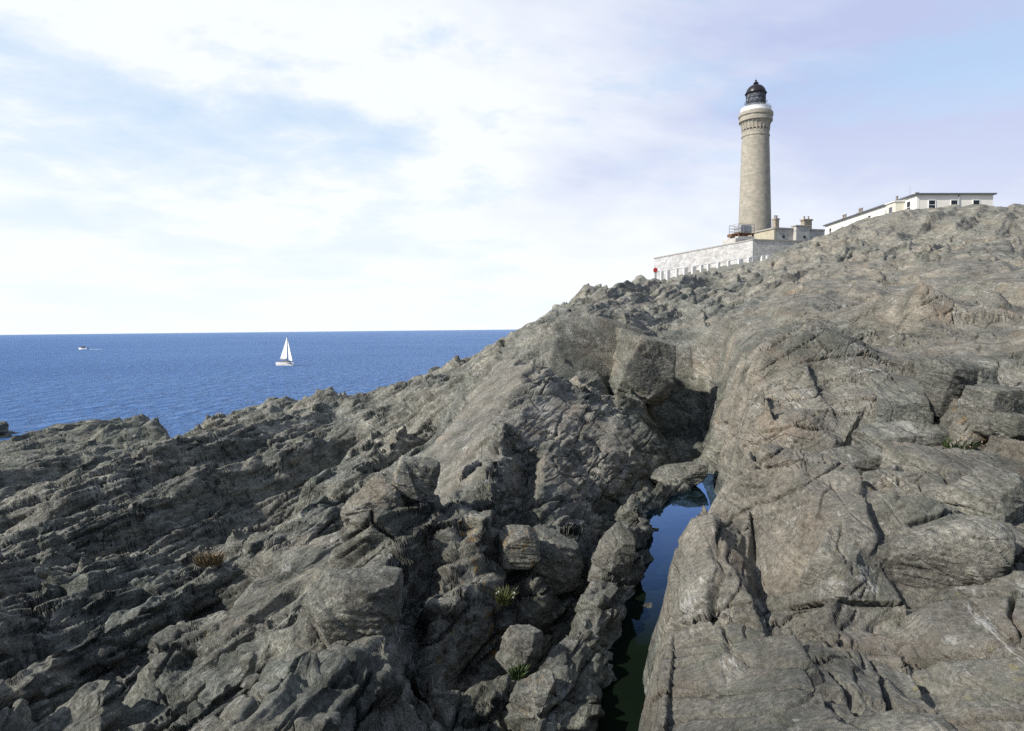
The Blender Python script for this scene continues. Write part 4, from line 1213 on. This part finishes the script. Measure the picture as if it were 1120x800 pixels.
# ------------------------------------------------------------------ white posts and rail below the wall
pa, pb, pc = P(716.5, 298, 160), P(822, 281.5, 124), P(868, 276.0, 124)
fe = thing('white_post_fence', 'row of stout white concrete posts under a thin grey rail below the wall', 'fence', pa)
A_l, B_l, C_l = (local(fe, v) for v in (pa, pb, pc))
bm = bmesh.new()
tube_bm(bm, [A_l, B_l], .09, 6); tube_bm(bm, [B_l + Vector((.002, 0, .01)), C_l], .09, 6)
obj('rail', bm, M_GREY, fe)
rr = random.Random(4)
for u in (724, 731, 740.5, 750, 759, 767.5, 775, 786, 797, 810, 820, 834, 840, 848, 853.5, 857, 861.5, 866):
    if u < 822:
        k = (u - 716.5) / (822 - 716.5); k = k * 124 / (160 + (124 - 160) * k)   # perspective-true spacing
        k = min(max((u - 716.5) * 160 / ((822 - 716.5) * 124 + (u - 716.5) * (160 - 124)), 0), 1)
        q = A_l + (B_l - A_l) * k
    else:
        k = (u - 822) / 46.0; q = B_l + (C_l - B_l) * k
    g = ground(q.x + fe.location.x, q.y + fe.location.y) - fe.location.z
    top = q.z - .06; h = max(top - g + .35, 1.3)
    bm = bmesh.new()
    wd = rr.choice((.55, .7, .85, 1.0)) * (1 if u < 845 else .6)
    bx(bm, (q.x, q.y, top - h / 2), (wd, .4, h), R(20), .03)
    o = obj('post', bm, M_POST, fe)

# red buoy cabinet on a post at the end of the fence
bp = P(717, 307, 158)
rb = thing('lifebuoy_station', 'round red lifebuoy holder on a grey post at the left end of the white fence', 'lifebuoy', bp)
m = 158 / FPX
box('post', (0, 0, .4), (.45, .35, 2.9), M_GREY, rb, 0, .03)
bm = bmesh.new()
bmesh.ops.create_cone(bm, cap_ends=True, segments=20, radius1=.52, radius2=.46, depth=.4, matrix=Matrix.Translation((0, -.05, 2.38)) @ Matrix.Rotation(R(90), 4, 'X') @ Matrix.Diagonal((1, 1.15, 1, 1)))
bmesh.ops.bevel(bm, geom=[e for e in bm.edges if e.calc_face_angle(0) > 1], offset=.06, segments=2, affect='EDGES')
obj('holder', bm, M_RED, rb)
box('holder_bracket', (0, .06, 1.8), (.7, .25, .1), M_GREY, rb)

# ------------------------------------------------------------------ boats
M_HULL = painted('hull_gelcoat', (0.62, 0.60, 0.56), 0.08, 2.0, 0.4)
M_DECK = painted('deck_brown', (0.20, 0.16, 0.13), 0.2, 3.0, 0.6)
M_MAST = painted('mast_alloy', (0.16, 0.16, 0.17), 0.1, 3.0, 0.4)
t = NT('sailcloth'); n = t.noise(t.objc(), 1.2, 3)
t.set(color=(0.82, 0.80, 0.76), rough=0.8, normal=t.bump(n, .3, .05)); M_SAIL = t.m


def hull_bm(L, W, H, keel=.35, sheer=.18, n=17, tr=.62):
    bm = bmesh.new(); rows = []
    for i in range(n):
        f = i / (n - 1); x = (f - .5) * L
        w_ = W / 2 * (tr + (1 - tr) * min(f / .4, 1) ** .8 if f < .4 else max(1 - ((f - .4) / .6) ** 2.2, .012))
        zt = H + sheer * (2 * f - .8) ** 2
        rows.append([bm.verts.new((x + (0.08 * L * s if f > .9 else 0), w_ * y_, z_)) for y_, z_, s in ((-.0, -keel, 0), (-.72, -keel * .6, 0), (-.95, H * .35, .3), (-1, zt, .6), (1, zt, .6), (.95, H * .35, .3), (.72, -keel * .6, 0))])
    k = len(rows[0])
    for a_, b_ in zip(rows[:-1], rows[1:]):
        for i in range(k): bm.faces.new((a_[i], a_[(i + 1) % k], b_[(i + 1) % k], b_[i]))
    bm.faces.new(rows[0]); bm.faces.new(rows[-1][::-1])
    bmesh.ops.recalc_face_normals(bm, faces=bm.faces)
    return bm


def sail(name, tri, belly, mat, parent, n=10):
    """curved three-cornered sail: tack, clew, head; `belly` offsets its middle"""
    tack, clew, head = (Vector(v) for v in tri); bel = Vector(belly)
    bm = bmesh.new(); g = {}
    for i in range(n + 1):
        for j in range(n + 1 - i):
            a_, b_ = i / n, j / n; c_ = 1 - a_ - b_
            g[i, j] = bm.verts.new(tack * c_ + clew * a_ + head * b_ + bel * (27 * a_ * b_ * c_ * .6 + 4 * a_ * c_ * .2))
    for i in range(n):
        for j in range(n - i):
            bm.faces.new((g[i, j], g[i + 1, j], g[i, j + 1]))
            if i + j < n - 1: bm.faces.new((g[i + 1, j], g[i + 1, j + 1], g[i, j + 1]))
    o = obj(name, bm, mat, parent, True)
    md = o.modifiers.new('thickness', 'SOLIDIFY'); md.thickness = .02
    return o


sy = EYE * FPX / (400.3 - 363.2)
sp = P(312, 400, sy); sp.z = 0
sb = thing('sailing_yacht', 'small sailing yacht with tall white mainsail and jib on the open sea', 'sailboat', sp, R(-34))
sb.rotation_euler = (R(-3), 0, R(-34))
obj('hull', hull_bm(7.0, 2.5, .85, .4, .16), M_HULL, sb)
bm = bmesh.new(); bx(bm, (.3, 0, 1.15), (2.6, 1.3, .5), 0, .1); bx(bm, (-1.9, 0, 1.0), (1.5, 1.5, .22), 0, .04)
cab = obj('cabin', bm, M_DECK, sb)
for s in (-1, 1): box('window', (.4, s * .655, 1.2), (1.5, .03, .16), M_PANE, cab)
bm = bmesh.new(); bx(bm, (.2, 0, .96), (6.0, 2.1, .06)); obj('toe_rail', bm, M_WHITE, sb)
tube('mast', [(.75, 0, .8), (.72, 0, 4.5), (.60, 0, 8.75)], [.085, .08, .05], M_MAST, sb)
tube('boom', [(.70, 0, 1.85), (-2.9, .28, 1.75)], .06, M_MAST, sb)
sail('mainsail', ((.64, .02, 1.95), (-2.85, .28, 1.85), (.56, .02, 8.6)), (-.1, .45, 0), M_SAIL, sb)
sail('jib', ((3.2, 0, 1.35), (1.15, .25, 1.6), (.85, .02, 7.6)), (.0, .35, 0), M_SAIL, sb)
bm = bmesh.new()
for a_, b_ in (((3.3, 0, 1.2), (.62, 0, 8.6)), ((-3.3, 0, 1.1), (.60, 0, 8.7)), ((.7, 1.1, 1.0), (.66, 0, 6.2)), ((.7, -1.1, 1.0), (.66, 0, 6.2))):
    tube_bm(bm, [a_, b_], .012, 4)
obj('rigging', bm, M_MAST, sb)

my = EYE * FPX / (382.3 - 365.2)
mp_ = P(91, 382, my); mp_.z = 0
mb = thing('motor_boat', 'tiny white motor boat trailing a short wake near the left edge of the sea', 'motorboat', mp_, R(172))
obj('hull', hull_bm(6.2, 2.2, .8, .3, .3), M_WHITE, mb)
bm = bmesh.new(); bx(bm, (.3, 0, 1.35), (1.8, 1.5, 1.0), 0, .12); bx(bm, (.2, 0, 1.92), (2.1, 1.6, .1), 0, .03)
w2_ = obj('wheelhouse', bm, M_DECK, mb)
for s in (-1, 1): box('window', (.3, s * .757, 1.55), (1.3, .03, .4), M_PANE, w2_)
box('outboard_motor', (-3.25, 0, .75), (.4, .45, 1.0), M_BLACK, mb, 0, .08)
tube('mast', [(-.3, 0, 1.9), (-.3, 0, 3.0)], .03, M_MAST, mb)
M_FOAM = painted('sea_foam', (0.78, 0.80, 0.82), 0.05, 2.0, 0.6)
bm = bmesh.new(); rr = random.Random(9)
for k in range(46):
    f = rr.random(); x = mp_.x + 3.4 + f * 9.0; y = my + rr.uniform(-1, 1) * (.3 + f * .8)
    r0_ = rr.uniform(.15, .5) * (1.2 - f * .7)
    mth = Matrix.Translation((x, y, .03)) @ Matrix.Diagonal((r0_ * 1.8, r0_, .10, 1))
    bmesh.ops.create_icosphere(bm, subdivisions=1, radius=1.0, matrix=mth)
tag(obj('wake', bm, M_FOAM), 'streak of white foam trailing behind the motor boat', None, None, 'stuff')
# ------------------------------------------------------------------ loose blocks and boulders
_ico = {}


def ico(n):
    if n not in _ico:
        bm = bmesh.new(); bmesh.ops.create_icosphere(bm, subdivisions=n, radius=1.0)
        bm.verts.ensure_lookup_table()
        _ico[n] = (np.array([v.co[:] for v in bm.verts], F32), np.array([[v.index for v in f.verts] for f in bm.faces], np.int32)); bm.free()
    return _ico[n]


def boulder(u, v, y, w_px, h_px, depth, label, seed, boxy=0.7, tilt=(0, 0, 0), pale=0.3, dark=0.3, gold=0.0, sub=6, name='boulder', cat='boulder', group=None, rough=1.0, lift=True):
    rg = np.random.default_rng(seed)
    s = y / FPX
    sx, sy_, sz = w_px * s / 2, depth / 2, h_px * s / 2
    D_, F_ = ico(sub)
    nn = []; dd = []
    jit = .07 + .45 * (1 - boxy)
    for ax in range(3):
        for sg in (-1, 1):
            n = np.zeros(3); n[ax] = sg; n = n + rg.normal(0, jit, 3); nn.append(n / np.linalg.norm(n)); dd.append(rg.uniform(.78, 1.02))
    for k in range(22):
        n = rg.normal(0, 1, 3); n /= np.linalg.norm(n)
        ext = np.abs(n).sum(); dd.append((1.0 + (ext - 1) * (.18 + .42 * boxy)) * rg.uniform(.70 + .16 * boxy, 1.04)); nn.append(n)
    nn = np.array(nn, F32); dd = np.array(dd, F32)
    q = D_ @ nn.T
    rr_ = np.where(q > .05, dd / np.maximum(q, .05), 99)
    r = np.min(rr_, 1); face = np.argmin(rr_, 1)
    r = np.minimum(r, 1.5)
    w = (D_ * r[:, None]) * np.array([sx, sy_, sz], F32)
    size = (sx * sy_ * sz) ** (1 / 3)
    a1 = w[:, 0] + .6 * w[:, 2] + seed * 3.1; a2 = w[:, 1] - .7 * w[:, 2] + seed * 1.7; a3 = w[:, 2] * 1.2 + .3 * w[:, 0] + seed
    f = 1.0 / size
    d = .05 * fbm(a1 * f * .8, a2 * f * .8, seed, 3)
    st, _ = frusta(a1 * f * 1.1 + .3, a3 * f * 1.3, seed + 13, .15, .6, 1.2, .8)
    st2, _ = frusta(a2 * f * 3.2 + a1 * f, a3 * f * 4.0, seed + 14, .2, .7, 1.2, 1.0)
    d = d + .10 * st + .028 * st2
    w = w + D_ * (d * size * rough)[:, None]
    ab = np.clip(size / .25, .3, 2)
    w = w + D_ * (ab * (.016 * fbm(a1 / .14, a3 / .14, seed + 30, 4, .6) + .012 * fbm(a2 / .06, a3 / .05, seed + 31, 3, .6, True)) * rough)[:, None]
    o = np_mesh(name, w, F_, M_BOULDER)
    o.location = P(u, v + .10 * h_px, y)
    gz = ground(o.location.x, o.location.y) + sz * .25
    if lift and 0 < gz - o.location.z < 1.0: o.location.z = gz
    o.rotation_euler = (R(tilt[0]), R(tilt[1]), R(tilt[2]))
    o['pale'] = float(pale); o['dark'] = float(dark); o['gold'] = float(gold)
    tag(o, label, cat, group)
    return o


# right-hand slab: the stack of squared blocks
boulder(986, 451, 10.4, 60, 52, .75, 'squared olive-brown block with an undercut shadowed front, left of two side by side', 11, .9, (8, -6, -18), .35, .15)
boulder(1036, 448, 10.3, 54, 56, .70, 'squared grey-brown block with a rounded top, right of two side by side', 12, .85, (10, 4, 8), .45, .1)
boulder(1066, 462, 10.2, 30, 58, .55, 'narrow dark upright slab wedged against the right of the two squared blocks', 13, .9, (0, -12, 10), .1, .35)
boulder(1000, 489, 9.9, 96, 34, .75, 'long flat slab flecked with white lying under the two squared blocks', 14, .95, (14, -5, 6), .55, .05)
boulder(934, 513, 9.6, 68, 52, .60, 'chunky brown block with a level top at the left end of the flecked slab', 15, .95, (8, -2, 12), .35, .15)
boulder(1079, 492, 9.6, 48, 58, .60, 'leaning brown slab beside the dark hollow at the right edge', 16, .85, (6, 14, 20), .3, .15)
boulder(972, 567, 8.0, 44, 76, .32, 'tall thin pale grey flake standing upright below the flecked slab', 17, .75, (-10, -12, 14), .75, .0)
boulder(1050, 540, 8.2, 170, 84, 1.2, 'broad smooth grey dome of rock right of the upright flake', 18, .45, (10, 4, 0), .7, .0, 0, 6)
boulder(1076, 600, 6.6, 90, 56, .6, 'low wedge-shaped grey rock in front of the broad smooth dome', 19, .7, (12, -8, 25), .55, .0)
boulder(1015, 650, 5.7, 130, 62, .6, 'rough block with a brown shadowed notch and white crystal vein on top', 20, .7, (6, -6, -10), .6, .05)
boulder(1112, 462, 9.5, 92, 30, 1.1, 'dark overhanging ledge above the black hollow at the right edge', 21, .85, (4, 6, 8), .3, .2)
# centre: boulders of the dark cleft
boulder(571, 706, 6.6, 42, 50, .34, 'pale grey angular boulder perched over the dark cleft', 31, .45, (0, 20, 30), .6, .05)
boulder(585, 757, 5.9, 46, 32, .30, 'small lichen-spotted stone just below the pale angular boulder', 33, .5, (0, -10, 40), .15, .3, .5)
boulder(604, 610, 9.6, 54, 60, .7, 'dark rounded block right of the tall lichened spine', 34, .6, (0, 8, 25), .25, .3, .1)
boulder(566, 596, 9.1, 38, 44, .5, 'dark block with a bright orange lichen patch', 35, .75, (4, -6, 20), .25, .3, .6)
boulder(452, 563, 9.2, 46, 62, .42, 'knobbly grey-green rock spike in front of the smooth dipping slab', 38, .6, (6, 12, 12), .5, .15, 0, 6, rough=1.6)
boulder(408, 582, 8.9, 62, 42, .5, 'crumbly pale crystalline rock left of the knobbly spike', 39, .5, (0, -20, 20), .6, .15, 0, 6, rough=2.2)
boulder(388, 664, 7.05, 104, 92, .8, 'big brown blocky boulder in the middle foreground', 40, .6, (8, -8, 22), .22, .35, .05, 6)
boulder(650, 386, 27.6, 112, 86, 2.4, 'massive olive-brown block with vertical faces above the gully head', 43, .82, (-4, 3, 14), .45, .05, 0, 6, lift=False)
boulder(700, 396, 26.6, 58, 78, 2.2, 'upright block split off the massive block by a dark crack', 44, .8, (0, 5, 16), .45, .1, lift=False)
boulder(742, 532, 15.6, 56, 26, 1.0, 'low lumpy rock jutting into the top of the blue pool', 47, .45, (0, -12, 20), .15, .35)
boulder(670, 618, 9.2, 36, 64, .45, 'whitish lichen-crusted ledge along the pool bank', 50, .6, (0, 14, 20), .55, .1)
boulder(708, 666, 8.7, 16, 12, .2, 'small dark stone poking out of the pool', 51, .4, (0, 0, 0), .0, .9)
# left
boulder(276, 744, 6.0, 22, 10, .12, 'small bright white stone lying on the dark left slope', 63, .4, (0, -20, 20), 1.0, .0, 0, 4, 'stone', 'stone')
boulder(272, 722, 6.4, 16, 18, .14, 'small pale grey cobble just above the white stone', 64, .3, (0, 0, 0), .9, .0, 0, 4, 'stone', 'stone')
boulder(-1, 467, 66, 12, 12, 1.5, 'dark tip of a rock breaking the sea at the left edge', 65, .5, (0, 0, 0), .0, .9, 0, 4, 'sea_rock', 'rock')

# ------------------------------------------------------------------ plants in the cracks
def leaf_mat(name, c1, c2, rough=0.6):
    t = NT(name); n = t.noise(t.geo(), 25.0, 3)
    return t.set(color=t.mix(n, c1, c2), rough=rough, spec=.25)


M_GREEN = leaf_mat('green_leaves', (0.030, 0.055, 0.016), (0.06, 0.085, 0.03))
M_OLIVE = leaf_mat('olive_leaves', (0.06, 0.075, 0.025), (0.12, 0.12, 0.045))
M_DRY = leaf_mat('dry_stems', (0.12, 0.09, 0.05), (0.20, 0.155, 0.09))
M_PINK = leaf_mat('faded_flower_heads', (0.34, 0.22, 0.17), (0.50, 0.38, 0.30))
M_WHT = leaf_mat('white_flower_heads', (0.55, 0.55, 0.50), (0.70, 0.70, 0.66))


def tuft(u, v, y, w_px, h_px, label, seed, mat, n=160, flowers=0, fmat=None, name='grass_tuft', cat='plant', group=None):
    rg = random.Random(seed); s = y / FPX
    p = P(u, v + h_px * .4, y); W, H = w_px * s / 2, h_px * s
    root = thing(name, label, cat, p, 0, group)
    bm = bmesh.new()
    tips = []
    for k in range(n):
        a = rg.uniform(0, 2 * math.pi); r0 = W * math.sqrt(rg.random()) * .8
        x, y_ = r0 * math.cos(a), r0 * math.sin(a) * .8
        g = max(min(ground(p.x + x, p.y + y_) - p.z, H * .4), -H * .5) - .01
        lean = rg.uniform(.2, 1.3); h = H * rg.uniform(.35, 1.0) * (1 - .4 * r0 / W)
        dx, dy = math.cos(a + rg.uniform(-1, 1)) * lean * h * .6, math.sin(a + rg.uniform(-1, 1)) * lean * h * .6
        wd = H * rg.uniform(.025, .06); b = rg.uniform(0, math.pi); bxv, byv = math.cos(b) * wd, math.sin(b) * wd
        q0 = (x - bxv, y_ - byv, g); q1 = (x + bxv, y_ + byv, g)
        m0 = (x + dx * .4 - bxv * .8, y_ + dy * .4 - byv * .8, g + h * .6); m1 = (x + dx * .4 + bxv * .8, y_ + dy * .4 + byv * .8, g + h * .6)
        tp = (x + dx, y_ + dy, g + h)
        V_ = [bm.verts.new(c) for c in (q0, q1, m1, m0, tp)]
        bm.faces.new(V_[:4]); bm.faces.new((V_[3], V_[2], V_[4]))
        tips.append(tp)
    obj('leaves', bm, mat, root)
    if flowers:
        for tp in rg.sample(tips, min(flowers, n)):
            rr_ = H * rg.uniform(.035, .06)
            bm = bmesh.new()
            bmesh.ops.create_icosphere(bm, subdivisions=1, radius=rr_, matrix=Matrix.Translation((tp[0], tp[1], tp[2] + rr_)))
            obj('flower_head', bm, fmat, root)
    return root


tuft(1049, 492, 9.5, 40, 20, 'green cushion plant with faded pink flower heads growing between the squared blocks', 1, M_GREEN, 420, 14, M_PINK, 'sea_thrift')
tuft(229, 601, 12.6, 34, 18, 'brown dried tuft growing on the left slope below the black ledge', 2, M_DRY, 380, 14, M_PINK, 'sea_thrift')
tuft(834, 718, 4.85, 12, 13, 'small bright green tuft in the long crack of the near right rock', 3, M_GREEN, 130)
tuft(566, 722, 6.35, 18, 22, 'green tuft under the pale angular boulder in the cleft', 4, M_GREEN, 90)
tuft(552, 640, 7.9, 20, 22, 'yellow-green leafy plant hanging in the cleft beside the tall spine', 5, M_OLIVE, 260, 5, M_WHT, 'cliff_plant')
tuft(365, 650, 7.0, 20, 20, 'dark green tuft on the front of the big blocky boulder', 7, M_GREEN, 80)
